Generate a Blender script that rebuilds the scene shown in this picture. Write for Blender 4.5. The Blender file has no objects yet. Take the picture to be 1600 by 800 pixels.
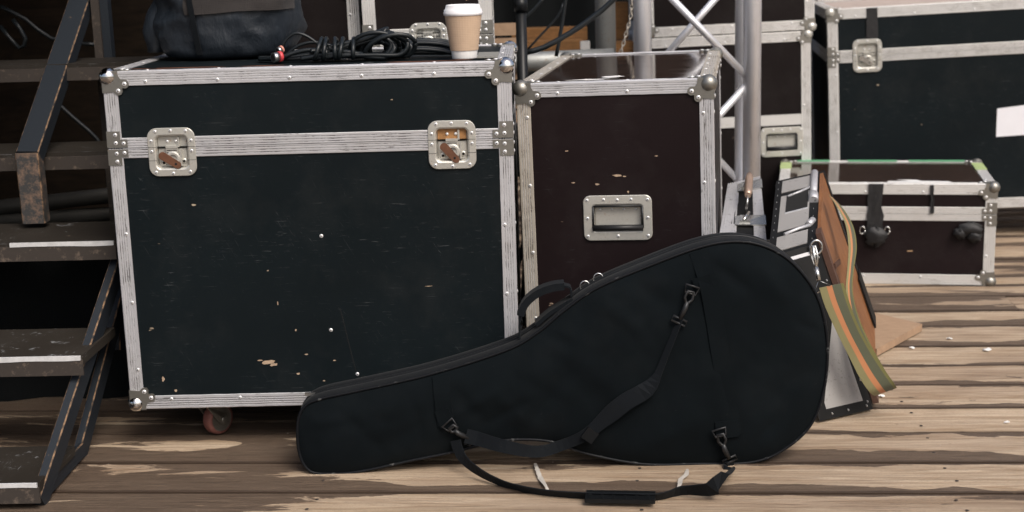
import bpy, bmesh, math, random
import numpy as np
from mathutils import Vector, Matrix, noise
from mathutils.geometry import delaunay_2d_cdt
PI = math.pi
random.seed(7)
scn = bpy.context.scene
COL = scn.collection

# ------------------------------------------------------------------ camera, light, exposure
CAM_H, TILT, ROLL, FPX = 1.05, math.radians(12.2), math.radians(1.723), 2219.0
fwd = Vector((0, math.cos(TILT), -math.sin(TILT)))
r0 = Vector((1, 0, 0)); u0 = r0.cross(fwd)
RV = r0 * math.cos(ROLL) - u0 * math.sin(ROLL)
UV_ = u0 * math.cos(ROLL) + r0 * math.sin(ROLL)
cam_data = bpy.data.cameras.new('camera'); cam = bpy.data.objects.new('camera', cam_data)
COL.objects.link(cam); scn.camera = cam
cam.matrix_world = Matrix((RV, UV_, -fwd)).transposed().to_4x4()
cam.location = (0, 0, CAM_H)
cam_data.sensor_width = 36; cam_data.lens = FPX / 1600 * 36
cam_data.clip_end = 500; cam_data.clip_start = .05
cam_data.dof.use_dof = True; cam_data.dof.focus_distance = 2.95; cam_data.dof.aperture_fstop = 4.5

SUN_EL, SUN_AZ = math.radians(50), math.radians(150)      # azimuth clockwise from +Y (sun stands behind and right of the camera)
world = bpy.data.worlds.new('World'); scn.world = world; world.use_nodes = True
wn = world.node_tree.nodes; wl = world.node_tree.links
sky = wn.new('ShaderNodeTexSky'); sky.sky_type = 'NISHITA'; sky.sun_disc = False
sky.sun_elevation = SUN_EL; sky.sun_rotation = SUN_AZ
sky.air_density = 1.0; sky.dust_density = 6.0; sky.ozone_density = 1.0
bg = wn['Background']; wl.new(sky.outputs[0], bg.inputs[0]); bg.inputs[1].default_value = .11
sl = bpy.data.lights.new('sun', 'SUN'); sun = bpy.data.objects.new('sun', sl); COL.objects.link(sun)
sl.energy = 1.55; sl.angle = math.radians(28); sl.color = (1, .975, .94)
sd = Vector((math.sin(SUN_AZ) * math.cos(SUN_EL), math.cos(SUN_AZ) * math.cos(SUN_EL), math.sin(SUN_EL)))
sun.rotation_euler = sd.to_track_quat('Z', 'Y').to_euler()
scn.view_settings.view_transform = 'Standard'; scn.view_settings.look = 'None'
scn.view_settings.exposure = 0.38; scn.view_settings.gamma = 1
scn.render.engine = 'CYCLES'

# ------------------------------------------------------------------ helpers
C0 = Vector((0, 0, CAM_H))
def ray(x, y): return fwd + RV * ((x - 800) / FPX) - UV_ * ((y - 400) / FPX)
def onplane(x, y, P, n):
    d = ray(x, y); P = Vector(P); n = Vector(n)
    return C0 + d * ((P - C0).dot(n) / d.dot(n))
def at(x, y, Y): return onplane(x, y, (0, Y, 0), (0, 1, 0))
def onz(x, y, z=0): return onplane(x, y, (0, 0, z), (0, 0, 1))

class MB:
    def __init__(s): s.v = []; s.f = []; s.m = []; s.sm = []
    def add(s, vs, fs, mi=0, smooth=False):
        o = len(s.v); s.v += [tuple(v) for v in vs]
        for f in fs: s.f.append(tuple(i + o for i in f)); s.m.append(mi); s.sm.append(smooth)
    def box(s, a, b, mi=0, T=None):
        vs = [Vector((x, y, z)) for z in (a[2], b[2]) for y in (a[1], b[1]) for x in (a[0], b[0])]
        if T: vs = [T(v) for v in vs]
        s.add(vs, [(0, 2, 3, 1), (4, 5, 7, 6), (0, 1, 5, 4), (2, 6, 7, 3), (0, 4, 6, 2), (1, 3, 7, 5)], mi)
    def prism(s, poly, T, n0, n1, mi=0, smooth=False):
        k = len(poly); vs = [T(u, v, n0) for u, v in poly] + [T(u, v, n1) for u, v in poly]
        s.add(vs, [tuple(range(k))[::-1], tuple(range(k, 2 * k))], mi)
        s.add(vs, [(i, (i + 1) % k, k + (i + 1) % k, k + i) for i in range(k)], mi, smooth)
    def loft(s, loops, mi=0, caps=(False, False), smooth=False, closed=True):
        k = len(loops[0]); vs = [p for l in loops for p in l]; fs = []
        for a in range(len(loops) - 1):
            for i in range(k if closed else k - 1):
                j = (i + 1) % k; fs.append((a * k + i, a * k + j, (a + 1) * k + j, (a + 1) * k + i))
        s.add(vs, fs, mi, smooth)
        if caps[0]: s.add(loops[0], [tuple(range(k))[::-1]], mi)
        if caps[1]: s.add(loops[-1], [tuple(range(k))], mi)
    def tube(s, pts, r, seg=8, mi=0, caps=True, closed=False):
        pts = [Vector(p) for p in pts]; n = len(pts); rr = r if isinstance(r, (list, tuple)) else [r] * n
        loops = []; prev = None
        for i, p in enumerate(pts):
            a = pts[i - 1] if (i > 0 or closed) else p; b = pts[(i + 1) % n] if (i < n - 1 or closed) else p
            t = (b - a).normalized()
            if prev is None: prev = t.orthogonal().normalized()
            prev = (prev - t * prev.dot(t)).normalized(); q = t.cross(prev)
            loops.append([p + (prev * math.cos(2 * PI * k / seg) + q * math.sin(2 * PI * k / seg)) * rr[i] for k in range(seg)])
        if closed: loops.append(loops[0])
        s.loft(loops, mi, (caps and not closed,) * 2, True)
    def ribbon(s, pts, wid, w, t=.0018, mi=0, mis=None):
        # wid: list of width directions; mis: list of (fraction0, fraction1, material)
        pts = [Vector(p) for p in pts]; n = len(pts); L = []
        ww = w if isinstance(w, (list, tuple)) else [w] * n
        bands = mis or [(0, 1, mi)]
        fr = []
        for i, p in enumerate(pts):
            a = pts[max(i - 1, 0)]; b = pts[min(i + 1, n - 1)]; tg = (b - a).normalized()
            wd = Vector(wid[i] if isinstance(wid, list) else wid); wd = (wd - tg * wd.dot(tg)).normalized()
            fr.append((p, wd, wd.cross(tg)))
        for f0, f1, m in bands:
            loops = [[p + wd * (f - .5) * ww[i] + nn * o for f, o in ((f0, t / 2), (f1, t / 2), (f1, -t / 2), (f0, -t / 2))] for i, (p, wd, nn) in enumerate(fr)]
            s.loft(loops, m, (True, True))
    def dome(s, T, u, v, n, r, hgt, mi=0, seg=10, dot=None):
        loops = []
        for a in (0, 25, 50, 72):
            a = math.radians(a)
            loops.append([T(u + r * math.cos(a) * math.cos(2 * PI * k / seg), v + r * math.cos(a) * math.sin(2 * PI * k / seg), n + hgt * math.sin(a)) for k in range(seg)])
        s.loft(loops, mi, (False, False), True)
        s.add(loops[-1], [tuple(range(seg))], mi if dot is None else dot)
    def sphere(s, c, r, mi=0, seg=20, rings=12, sc=(1, 1, 1)):
        loops = []
        for j in range(rings + 1):
            a = PI * (j + .001) / (rings + .002) - PI / 2
            loops.append([Vector(c) + Vector((r * math.cos(a) * math.cos(2 * PI * k / seg) * sc[0], r * math.cos(a) * math.sin(2 * PI * k / seg) * sc[1], r * math.sin(a) * sc[2])) for k in range(seg)])
        s.loft(loops, mi, (True, True), True)
    def build(s, name, mats, parent=None):
        me = bpy.data.meshes.new(name); me.from_pydata(s.v, [], s.f)
        mats = mats if isinstance(mats, (list, tuple)) else [mats]
        for m in mats: me.materials.append(m)
        me.polygons.foreach_set('material_index', s.m); me.polygons.foreach_set('use_smooth', s.sm)
        bm = bmesh.new(); bm.from_mesh(me); bmesh.ops.remove_doubles(bm, verts=bm.verts, dist=1e-6)
        bmesh.ops.recalc_face_normals(bm, faces=bm.faces); bm.to_mesh(me); bm.free()
        o = bpy.data.objects.new(name, me); COL.objects.link(o)
        if parent: o.parent = parent
        return o
def tag(o, label=None, cat=None, group=None, kind=None):
    if label: o['label'] = label
    if cat: o['category'] = cat
    if group: o['group'] = group
    if kind: o['kind'] = kind
    return o
def thing(name, label, cat, loc=(0, 0, 0), rot=None, group=None):
    o = bpy.data.objects.new(name, None); COL.objects.link(o); o.empty_display_size = .05
    if rot is None: o.location = loc
    else:
        M = Matrix.Translation(loc) @ Matrix.Rotation(rot[0], 4, 'Z') @ Matrix.Rotation(-rot[1], 4, 'Y')
        o.matrix_world = M
    return tag(o, label, cat, group)
def spline(ctrl, step=.01, closed=False):
    P = [Vector(p) for p in ctrl]; n = len(P); out = []
    for i in range(n if closed else n - 1):
        g = (lambda k: P[k % n]) if closed else (lambda k: P[min(max(k, 0), n - 1)])
        a, b, c, d = g(i - 1), g(i), g(i + 1), g(i + 2)
        m = max(2, int((c - b).length / step))
        for j in range(m):
            t = j / m
            out.append(.5 * ((2 * b) + (c - a) * t + (2 * a - 5 * b + 4 * c - d) * t * t + (3 * b - a - 3 * c + d) * t ** 3))
    if not closed: out.append(P[-1])
    return out

# ------------------------------------------------------------------ materials
class NT:
    def __init__(s, name):
        s.m = bpy.data.materials.new(name); s.m.use_nodes = True; s.t = s.m.node_tree; s.b = s.t.nodes['Principled BSDF']
        s.tc = s.t.nodes.new('ShaderNodeTexCoord')
    def n(s, ty, **k):
        nd = s.t.nodes.new(ty)
        for a, b in k.items(): setattr(nd, a, b)
        return nd
    def l(s, a, b): s.t.links.new(a, b)
    def coords(s, scale=(1, 1, 1), src='Object', rot=(0, 0, 0)):
        if any(rot):
            m0 = s.n('ShaderNodeMapping'); m0.inputs['Rotation'].default_value = rot; s.l(s.tc.outputs[src], m0.inputs[0]); m1 = s.n('ShaderNodeMapping'); m1.inputs['Scale'].default_value = scale; s.l(m0.outputs[0], m1.inputs[0]); return m1.outputs[0]
        mp = s.n('ShaderNodeMapping'); mp.inputs['Scale'].default_value = scale; s.l(s.tc.outputs[src], mp.inputs[0]); return mp.outputs[0]
    def noise(s, sc, detail=4, rough=.6, scale=(1, 1, 1), dist=0, vec=None):
        nd = s.n('ShaderNodeTexNoise'); nd.inputs['Scale'].default_value = sc; nd.inputs['Detail'].default_value = detail
        nd.inputs['Roughness'].default_value = rough; nd.inputs['Distortion'].default_value = dist
        s.l(vec or s.coords(scale), nd.inputs[0]); return nd.outputs['Fac']
    def ramp(s, fac, a, b, c0=(0, 0, 0), c1=(1, 1, 1)):
        r = s.n('ShaderNodeValToRGB'); e = r.color_ramp.elements
        e[0].position = a; e[1].position = b; e[0].color = (*c0, 1); e[1].color = (*c1, 1); s.l(fac, r.inputs[0]); return r.outputs[0]
    def mix(s, fac, a, b, mode='MIX'):
        m = s.n('ShaderNodeMix'); m.data_type = 'RGBA'; m.blend_type = mode
        for i, x in ((0, fac), (6, a), (7, b)):
            if isinstance(x, (int, float)): m.inputs[i].default_value = x
            elif isinstance(x, tuple): m.inputs[i].default_value = (*x, 1)
            else: s.l(x, m.inputs[i])
        return m.outputs[2]
    def math(s, op, a, b=0.0, c=None):
        m = s.n('ShaderNodeMath'); m.operation = op
        for i, x in enumerate((a, b, c)):
            if x is None: continue
            if isinstance(x, (int, float)): m.inputs[i].default_value = x
            else: s.l(x, m.inputs[i])
        return m.outputs[0]
    def bump(s, h, st=.3, dist=.002):
        b = s.n('ShaderNodeBump'); b.inputs['Strength'].default_value = st; b.inputs['Distance'].default_value = dist
        s.l(h, b.inputs['Height']); s.l(b.outputs[0], s.b.inputs['Normal'])
    def set(s, col=None, rough=None, metal=None, spec=None, **k):
        for nm, x in (('Base Color', col), ('Roughness', rough), ('Metallic', metal), ('Specular IOR Level', spec)):
            if x is None: continue
            if isinstance(x, (int, float)): s.b.inputs[nm].default_value = x
            elif isinstance(x, tuple): s.b.inputs[nm].default_value = (*x, 1)
            else: s.l(x, s.b.inputs[nm])
        return s.m
def m_laminate(name, col, chip, rough=.5, spec=.14, scr=.3):
    t = NT(name)
    n1 = t.noise(3, 5, .6); base = t.mix(n1, tuple(c * .75 for c in col), tuple(c * 1.35 for c in col))
    # fine scratches, along and across, broken up by a patch mask
    sA = t.ramp(t.noise(24, 3, .7, (1, 1, 16), .3), .62, .72); sB = t.ramp(t.noise(16, 3, .7, vec=t.coords((14, 14, 1), rot=(0, .5, 0)), dist=.9), .66, .76)
    sC = t.ramp(t.noise(22, 3, .8, vec=t.coords((1, 1, 12), rot=(0, -.9, 0)), dist=1.2), .67, .74)
    sD = t.ramp(t.noise(90, 4, .8), .70, .76); sA = t.math('MAXIMUM', sA, t.math('MULTIPLY', sD, .7))
    sA = t.math('MAXIMUM', sA, sC)
    pm = t.ramp(t.noise(6, 4, .7), .44, .66)
    sc = t.math('MULTIPLY', t.math('MAXIMUM', sA, sB), pm)
    base = t.mix(t.math('MULTIPLY', sc, scr), base, (.30, .31, .32))
    du = t.ramp(t.noise(5, 6, .7), .5, .85); base = t.mix(t.math('MULTIPLY', du, .022), base, (.45, .43, .40))
    # small flaked spots showing the ply
    ch = t.ramp(t.noise(26, 2, .5, (1, 1, 1.8)), .765, .785); base = t.mix(ch, base, chip)
    rr = t.ramp(n1, .3, .7, (rough - .08,) * 3, (rough + .12,) * 3)
    if rough < .2: rr = t.ramp(t.noise(12, 4, .7), .35, .75, (.045,) * 3, (.13,) * 3)
    else: t.bump(t.noise(450, 2, .5), .12, .0006)
    return t.set(base, rr, 0, spec)
def m_alu(name, col=(.72, .72, .74), dirt=(.16, .14, .12), rough=.42, metal=.55, amt=1.0, run=(1, 1, 1)):
    t = NT(name)
    n = t.noise(18, 6, .7); base = t.mix(n, tuple(c * .88 for c in col), col)
    d = t.ramp(t.noise(110, 4, .75, run), .575, .64); d2 = t.ramp(t.noise(9, 4, .7, run), .40, .56)
    d = t.math('MAXIMUM', d, t.math('MULTIPLY', t.ramp(t.noise(60, 5, .8), .64, .69), .8))
    base = t.mix(t.math('MULTIPLY', t.math('MULTIPLY', d, d2), .85 * amt), base, dirt)
    f = t.ramp(t.noise(4, 4, .6), .5, .8); base = t.mix(t.math('MULTIPLY', f, .22 * amt), base, (.42, .36, .28))
    t.bump(t.noise(120, 4, .7), .18, .0008)
    return t.set(base, t.ramp(n, .3, .7, (rough,) * 3, (rough + .15,) * 3), metal, .5)
def m_rust(name, col, rust=(.20, .085, .035), th=.52, rough=.35, metal=.85, w=.1):
    t = NT(name); n = t.noise(55, 5, .7); f = t.ramp(n, th, th + w)
    n2 = t.noise(200, 3); c = t.mix(n2, tuple(x * .8 for x in col), col)
    base = t.mix(f, c, t.mix(n2, rust, tuple(x * 1.7 for x in rust)))
    t.bump(n, .2, .001)
    return t.set(base, t.ramp(f, 0, 1, (rough,) * 3, (.8,) * 3), t.ramp(f, 0, 1, (metal,) * 3, (.1,) * 3), .5 if metal > .3 else .18)
def m_plain(name, col, rough=.6, metal=0, spec=.5, var=.2, sc=20, bump=.1, bsc=150, bd=.001):
    t = NT(name); n = t.noise(sc, 5, .65)
    t.bump(t.noise(bsc, 3, .6), bump, bd)
    return t.set(t.mix(n, tuple(c * (1 - var) for c in col), tuple(c * (1 + var) for c in col)), rough, metal, spec)
def m_wood(name, col, dark, scale=(2, 30, 30), rough=.65, stain=.3, spec=.2):
    t = NT(name); g = t.noise(4, 8, .7, scale, .6); g2 = t.noise(18, 5, .7, scale)
    base = t.mix(t.ramp(g, .3, .72), dark, col); base = t.mix(t.ramp(g2, .5, .9), base, dark)
    s = t.ramp(t.noise(5, 5, .7), .55, .75); base = t.mix(t.math('MULTIPLY', s, stain), base, tuple(c * .35 for c in col))
    t.bump(g2, .3, .001); return t.set(base, rough, 0, spec)
def m_fabric(name, col, rough=.85, weave=900, sheen=.03, var=.35, dust=.012, spec=.10):
    t = NT(name); n = t.noise(9, 5, .6); base = t.mix(n, tuple(c * (1 - var) for c in col), tuple(c * (1 + var) for c in col))
    d = t.ramp(t.noise(230, 2, .5), .73, .77); d2 = t.ramp(t.noise(4, 4, .7), .42, .66)
    base = t.mix(t.math('MULTIPLY', t.math('MULTIPLY', d, d2), dust * 8), base, (.5, .48, .45))
    df = t.ramp(t.noise(7, 6, .75), .50, .78); base = t.mix(t.math('MULTIPLY', df, dust * 1.2), base, (.45, .44, .42))
    w1 = t.n('ShaderNodeTexWave'); w1.inputs['Scale'].default_value = weave / 6; t.l(t.coords(), w1.inputs[0])
    w2 = t.n('ShaderNodeTexWave', bands_direction='Z'); w2.inputs['Scale'].default_value = weave / 6; t.l(t.coords(), w2.inputs[0])
    t.bump(t.math('ADD', t.math('MULTIPLY', w1.outputs['Fac'], w2.outputs['Fac']), t.math('MULTIPLY', t.noise(60, 4), 1.5)), .25, .0008)
    t.b.inputs['Sheen Weight'].default_value = sheen; t.b.inputs['Sheen Roughness'].default_value = .5
    return t.set(base, rough, 0, spec)

def m_crumple(name, col, *a):
    t = NT(name); n = t.noise(9, 5, .6); base = t.mix(n, tuple(c * .7 for c in col), tuple(c * 1.35 for c in col))
    h = t.noise(16, 5, .55, (1, .6, .5), .35); h2 = t.noise(60, 4, .6, (1, 1, .5), .3)
    t.bump(t.math('ADD', h, t.math('MULTIPLY', h2, .2)), .6, .014)
    return t.set(base, .5, 0, .45)
M = {}
M['lam_black'] = m_laminate('laminate_black', (.0045, .0078, .0095), (.42, .33, .24))
M['lam_brown'] = m_laminate('laminate_brown', (.0105, .0062, .0068), (.40, .30, .22), .42, .16, .10)
M['lam_gloss'] = m_laminate('laminate_gloss', (.038, .022, .016), (.45, .36, .28), .12, 1.0, .45)
M['lam_back'] = m_laminate('laminate_back', (.009, .0065, .0065), (.30, .22, .16), .5, .12, .1)
for k_, a_ in (('alu', ('aluminium', (.60, .60, .62), (.08, .075, .07), .42, .5, 1.0)), ('alu_warm', ('aluminium_dusty', (.50, .46, .40), (.13, .10, .08), .5, .4, 1.2)), ('alu_bg', ('aluminium_satin', (.70, .69, .67), (.22, .19, .16), .45, .45, .8))):
    for ax_, rn_ in (('', (1, 1, 1)), ('_x', (.16, 1, 1)), ('_y', (1, .16, 1)), ('_z', (1, 1, .16))): M[k_ + ax_] = m_alu(a_[0] + ax_, *a_[1:], run=rn_)
t = NT('groove_dirt'); nn_ = t.ramp(t.noise(22, 5, .75), .46, .60); M['groove'] = t.set(t.mix(nn_, (.46, .46, .47), (.07, .065, .06)), .7, .2)
M['nail'] = m_plain('nail', (.045, .035, .03), .6, .3)
M['groove_dark'] = m_plain('groove_black', (.06, .055, .05), .8, 0, var=.8, sc=30)
M['zinc'] = m_rust('zinc_plate', (.62, .61, .56), (.26, .16, .09), .60, .34, .5, .12)
M['zinc_dark'] = m_rust('zinc_dull', (.33, .32, .29), (.16, .09, .05), .62, .42)
M['chrome'] = m_rust('chrome_ball', (.82, .80, .78), (.20, .07, .03), .64, .12, 1.0)
M['rivet'] = m_plain('rivet', (.78, .78, .78), .35, .5)
M['rust'] = m_plain('rusty_steel', (.13, .055, .028), .8, .1, var=.5, sc=90)
M['orange'] = m_plain('orange_rust', (.36, .18, .065), .7, 0, var=.6, sc=90)
M['hole'] = m_plain('dark_gap', (.006, .006, .006), .9)
M['rubber'] = m_plain('black_rubber', (.012, .012, .013), .45, 0, .4)
M['red_tyre'] = m_plain('red_tyre', (.17, .07, .06), .6, 0, .3, var=.5, sc=60)
M['ply'] = m_wood('bare_plywood', (.50, .34, .20), (.30, .18, .10))
M['ply_red'] = m_wood('torn_ply', (.24, .095, .055), (.10, .045, .03))
M['steel_black'] = m_rust('black_painted_steel', (.022, .027, .034), (.10, .07, .05), .66, .5, .0, .12)
M['steel_edge'] = m_rust('worn_steel_edge', (.045, .04, .036), (.24, .15, .09), .40, .5, .2, .25)
M['post'] = m_rust('scuffed_post', (.055, .055, .055), (.14, .095, .07), .46, .6, .0, .2)
M['tread'] = m_laminate('tread_top', (.026, .022, .018), (.30, .24, .18), .55, .15, 1.4)
M['tread_edge'] = m_rust('tread_edge', (.055, .046, .040), (.13, .10, .078), .56, .7, 0, .2)
M['white_tape'] = m_plain('white_edge', (.58, .58, .58), .55, 0, var=.35, sc=60)
M['fabric'] = m_fabric('bag_nylon', (.0036, .0056, .0070), .85, 900, .015, .35, .006, .07)
M['gusset'] = m_fabric('bag_gusset', (.0070, .0084, .0100), .75, 700, .04, .35, .010, .12)
M['web'] = m_fabric('webbing', (.0052, .0070, .0092), .75, 1500, .03, .3, .008, .12)
M['piping'] = m_rust('piping', (.006, .007, .009), (.07, .072, .07), .60, .5, 0, .08)
M['plastic'] = m_plain('black_plastic', (.007, .008, .009), .35, 0, .25)
M['metal_dark'] = m_plain('gunmetal', (.035, .036, .038), .45, .6)
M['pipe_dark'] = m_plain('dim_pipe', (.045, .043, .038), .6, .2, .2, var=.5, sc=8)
M['copper'] = m_plain('worn_handle', (.50, .36, .28), .35, .6, var=.3, sc=50)
M['feather'] = m_plain('feather', (.44, .41, .37), .8, 0, .1, var=.2, sc=90)
M['chip'] = m_plain('pale_chip', (.42, .31, .22), .8, 0, .1, var=.35, sc=120)
M['steel'] = m_plain('bright_steel', (.62, .62, .60), .25, .95, var=.15)
M['backpack'] = m_crumple('backpack_nylon', (.013, .018, .025), .5, 600, .08, .3, .01, .4)
M['backpack_grey'] = m_fabric('backpack_grey', (.042, .038, .037), .9, 500, .1)
M['kraft'] = None
M['cup_white'] = m_plain('cup_paper', (.78, .77, .75), .6, var=.03, bump=.03)
M['lid'] = m_plain('cup_lid', (.84, .84, .86), .35, var=.02, bump=.02)
M['cable'] = m_plain('cable_rubber', (.009, .012, .014), .38, 0, .4)
M['red'] = m_plain('red_ring', (.62, .06, .07), .4); M['pink'] = m_plain('pink_sleeve', (.60, .26, .20), .5)
M['truss'] = m_alu('truss_tube', (.82, .83, .87), (.35, .33, .30), .34, .62, .6, (1, 1, .1))
M['galv'] = m_alu('galvanised_pipe', (.36, .37, .36), (.22, .17, .11), .45, .6, 1)
M['beam'] = m_wood('orange_beam', (.34, .17, .065), (.16, .08, .032), (6, 30, 30))
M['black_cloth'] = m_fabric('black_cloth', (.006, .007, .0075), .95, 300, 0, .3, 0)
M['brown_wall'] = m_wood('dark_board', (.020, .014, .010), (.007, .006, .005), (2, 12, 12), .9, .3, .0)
M['green_tape'] = m_plain('green_tape', (.12, .36, .19), .55, var=.2); M['lime_tape'] = m_plain('lime_tape', (.36, .45, .20), .6, var=.2)
M['gaffer'] = m_plain('gaffer_tape', (.011, .011, .012), .6, var=.3, bump=.5, bsc=40, bd=.004)
M['grey_tape'] = m_plain('grey_tape', (.24, .24, .22), .55, var=.12)
M['grey_panel'] = m_alu('grey_panel', (.33, .32, .31), (.12, .11, .10), .5, .2, .8)
M['rivet_strip'] = m_plain('black_strip', (.007, .007, .007), .5, 0, .2)
M['leather'] = m_plain('brown_leather', (.085, .042, .028), .6, var=.4)
M['wood_orange'] = m_wood('varnished_wood', (.30, .13, .050), (.15, .06, .025), (7, 7, 2.0), .4, .35)
M['strap_green'] = m_fabric('strap_olive', (.15, .14, .055), .8, 1500, .1, .15); M['strap_orange'] = m_fabric('strap_orange', (.44, .19, .09), .8, 1500, .1, .15)
M['strap_light'] = m_fabric('strap_light_olive', (.21, .19, .095), .8, 1500, .1, .15); M['strap_dark'] = m_fabric('strap_grey_green', (.095, .10, .065), .8, 1500, .1, .15)
M['board'] = m_wood('brown_board', (.42, .285, .185), (.30, .20, .13), (8, 20, 8), .7, .15)
M['paper'] = m_plain('white_paper', (.72, .72, .71), .7, var=.1); M['label'] = m_plain('label_white', (.80, .80, .84), .6, var=.04)
M['pale'] = m_plain('pale_sheet', (.68, .58, .54), .7, var=.1, sc=4)
t = NT('kraft_sleeve')
sep = t.n('ShaderNodeSeparateXYZ'); t.l(t.tc.outputs['Object'], sep.inputs[0])
rib = t.math('SINE', t.math('MULTIPLY', sep.outputs[2], 1700.0))
t.bump(rib, .18, .0004); M['kraft'] = t.set(t.mix(t.noise(60, 4), (.50, .36, .25), (.57, .42, .30)), .8, 0, .2)

# floor: each plank carries its own number and a cross-plank coordinate
t = NT('weathered_planks')
uvn = t.n('ShaderNodeUVMap'); uvn.uv_map = 'plank'; su = t.n('ShaderNodeSeparateXYZ'); t.l(uvn.outputs[0], su.inputs[0])
idn = t.n('ShaderNodeUVMap'); idn.uv_map = 'pid'; si = t.n('ShaderNodeSeparateXYZ'); t.l(idn.outputs[0], si.inputs[0])
pid, rnd2 = si.outputs[0], si.outputs[1]
cb = t.n('ShaderNodeCombineXYZ'); t.l(su.outputs[0], cb.inputs[0]); t.l(t.math('MULTIPLY', su.outputs[1], .16), cb.inputs[1]); t.l(t.math('MULTIPLY', pid, 37.0), cb.inputs[2])
def mapv(sc):
    mp = t.n('ShaderNodeMapping'); mp.inputs['Scale'].default_value = sc; t.l(cb.outputs[0], mp.inputs[0]); return mp.outputs[0]
gr = t.noise(1, 8, .68, vec=mapv((2.0, 30, 1)), dist=1.8)
fine = t.noise(1, 6, .7, vec=mapv((9, 150, 1)), dist=.6)
big = t.noise(1, 4, .55, vec=mapv((1.4, 5, 1)))
lay = t.mix(t.ramp(gr, .34, .62), (.31, .215, .133), (.58, .468, .345))
kn = t.n('ShaderNodeTexVoronoi'); kn.inputs['Scale'].default_value = 1; t.l(mapv((1.3, 7, 1)), kn.inputs[0])
ring = t.math('SINE', t.math('MULTIPLY', kn.outputs['Distance'], 60.0)); kf = t.math('MULTIPLY', t.ramp(kn.outputs['Distance'], .10, .34, (1, 1, 1), (0, 0, 0)), t.math('MULTIPLY', t.math('ADD', ring, 1.0), .18))
lay = t.mix(kf, lay, (.25, .17, .11))
lay = t.mix(t.ramp(kn.outputs['Distance'], .035, .06, (.85, .85, .85), (0, 0, 0)), lay, (.10, .06, .04))
spk = t.noise(260, 3, .8); lay = t.mix(t.math('MULTIPLY', t.ramp(spk, .50, .72), .45), lay, (.20, .145, .10))
ck = t.ramp(t.noise(1, 6, .7, vec=mapv((3.5, 120, 5)), dist=.8), .66, .70); lay = t.mix(t.math('MULTIPLY', ck, .55), lay, (.12, .08, .055))
lay = t.mix(t.ramp(fine, .48, .85), lay, (.30, .225, .16))
lay = t.mix(t.math('MULTIPLY', rnd2, .35), lay, (.30, .215, .145))
lay = t.mix(t.math('MULTIPLY', t.ramp(big, .42, .66), .75), lay, t.mix(t.ramp(gr, .34, .62), (.17, .115, .078), (.33, .245, .175)))
# damp dark stains creeping in from the plank edges
v = su.outputs[1]; ed = t.math('MULTIPLY', t.math('ABSOLUTE', t.math('SUBTRACT', v, .5)), 2.0)
edge = t.math('POWER', ed, 3.0)
st = t.noise(1, 9, .68, vec=mapv((2.6, 13, 1)), dist=.5); st2 = t.noise(1, 3, .5, vec=mapv((.9, 2.5, 3)))
sf = t.math('ADD', t.math('ADD', st, t.math('MULTIPLY', edge, .22)), t.math('MULTIPLY', t.math('SUBTRACT', st2, .5), .55))
sf = t.math('ADD', sf, t.math('MULTIPLY', t.math('SUBTRACT', rnd2, .5), .16))
# stain mask rises towards low x, so the planks there are darker
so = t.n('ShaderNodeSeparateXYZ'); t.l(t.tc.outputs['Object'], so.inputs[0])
leftx = t.n('ShaderNodeMapRange'); leftx.interpolation_type = 'SMOOTHSTEP'; t.l(so.outputs[0], leftx.inputs[0])
for i_, v_ in ((1, -.62), (2, -.12), (3, .17), (4, 0)): leftx.inputs[i_].default_value = v_
sf = t.math('ADD', sf, leftx.outputs[0])
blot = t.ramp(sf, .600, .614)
# damp band of varying width along one edge of every board, thinner one along the other
wn1 = t.noise(1, 5, .55, vec=mapv((1.1, .001, 1))); wn2 = t.noise(1, 5, .55, vec=mapv((1.5, .001, 3)))
rag = t.math('MULTIPLY', t.math('SUBTRACT', t.noise(1, 8, .7, vec=mapv((9, 34, 1))), .5), .16)
w1 = t.math('MULTIPLY', t.math('MAXIMUM', t.math('SUBTRACT', t.math('ADD', wn1, t.math('MULTIPLY', rnd2, .18)), .49), 0.0), 2.2)
w2 = t.math('MULTIPLY', t.math('MAXIMUM', t.math('SUBTRACT', wn2, .53), 0.0), 1.3)
w1 = t.math('ADD', w1, t.math('MULTIPLY', leftx.outputs[0], 1.6))
b1 = t.math('GREATER_THAN', t.math('ADD', w1, t.math('MULTIPLY', rag, t.math('MINIMUM', t.math('MULTIPLY', w1, 6.0), 1.0))), v)
b2 = t.math('GREATER_THAN', t.math('ADD', w2, t.math('MULTIPLY', rag, t.math('MINIMUM', t.math('MULTIPLY', w2, 6.0), 1.0))), t.math('SUBTRACT', 1.0, v))
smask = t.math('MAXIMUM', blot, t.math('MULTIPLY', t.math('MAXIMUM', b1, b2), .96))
dk = t.mix(t.ramp(fine, .35, .65), (.055, .038, .028), (.125, .090, .066))
dk = t.mix(t.math('MULTIPLY', t.ramp(spk, .55, .72), .5), dk, (.20, .15, .115))
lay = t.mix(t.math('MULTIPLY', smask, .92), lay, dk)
# dark rim along the board edges, knots and specks
lay = t.mix(t.math('MULTIPLY', t.ramp(t.math('ADD', ed, t.math('MULTIPLY', rag, .5)), .93, .97), .85), lay, (.045, .030, .021))
sp = t.ramp(t.noise(1, 2, .5, vec=mapv((30, 60, 1))), .74, .78); lay = t.mix(t.math('MULTIPLY', sp, .7), lay, (.07, .045, .03))
wh = t.ramp(t.noise(90, 2, .5), .775, .80); lay = t.mix(t.math('MULTIPLY', wh, .6), lay, (.62, .58, .52))
t.bump(t.math('ADD', fine, t.math('MULTIPLY', gr, 1.5)), 1.0, .003)
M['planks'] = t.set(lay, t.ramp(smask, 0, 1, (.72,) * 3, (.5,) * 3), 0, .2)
M['dirt'] = m_plain('dirt', (.07, .055, .042), .95, sc=2, var=.4)

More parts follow.
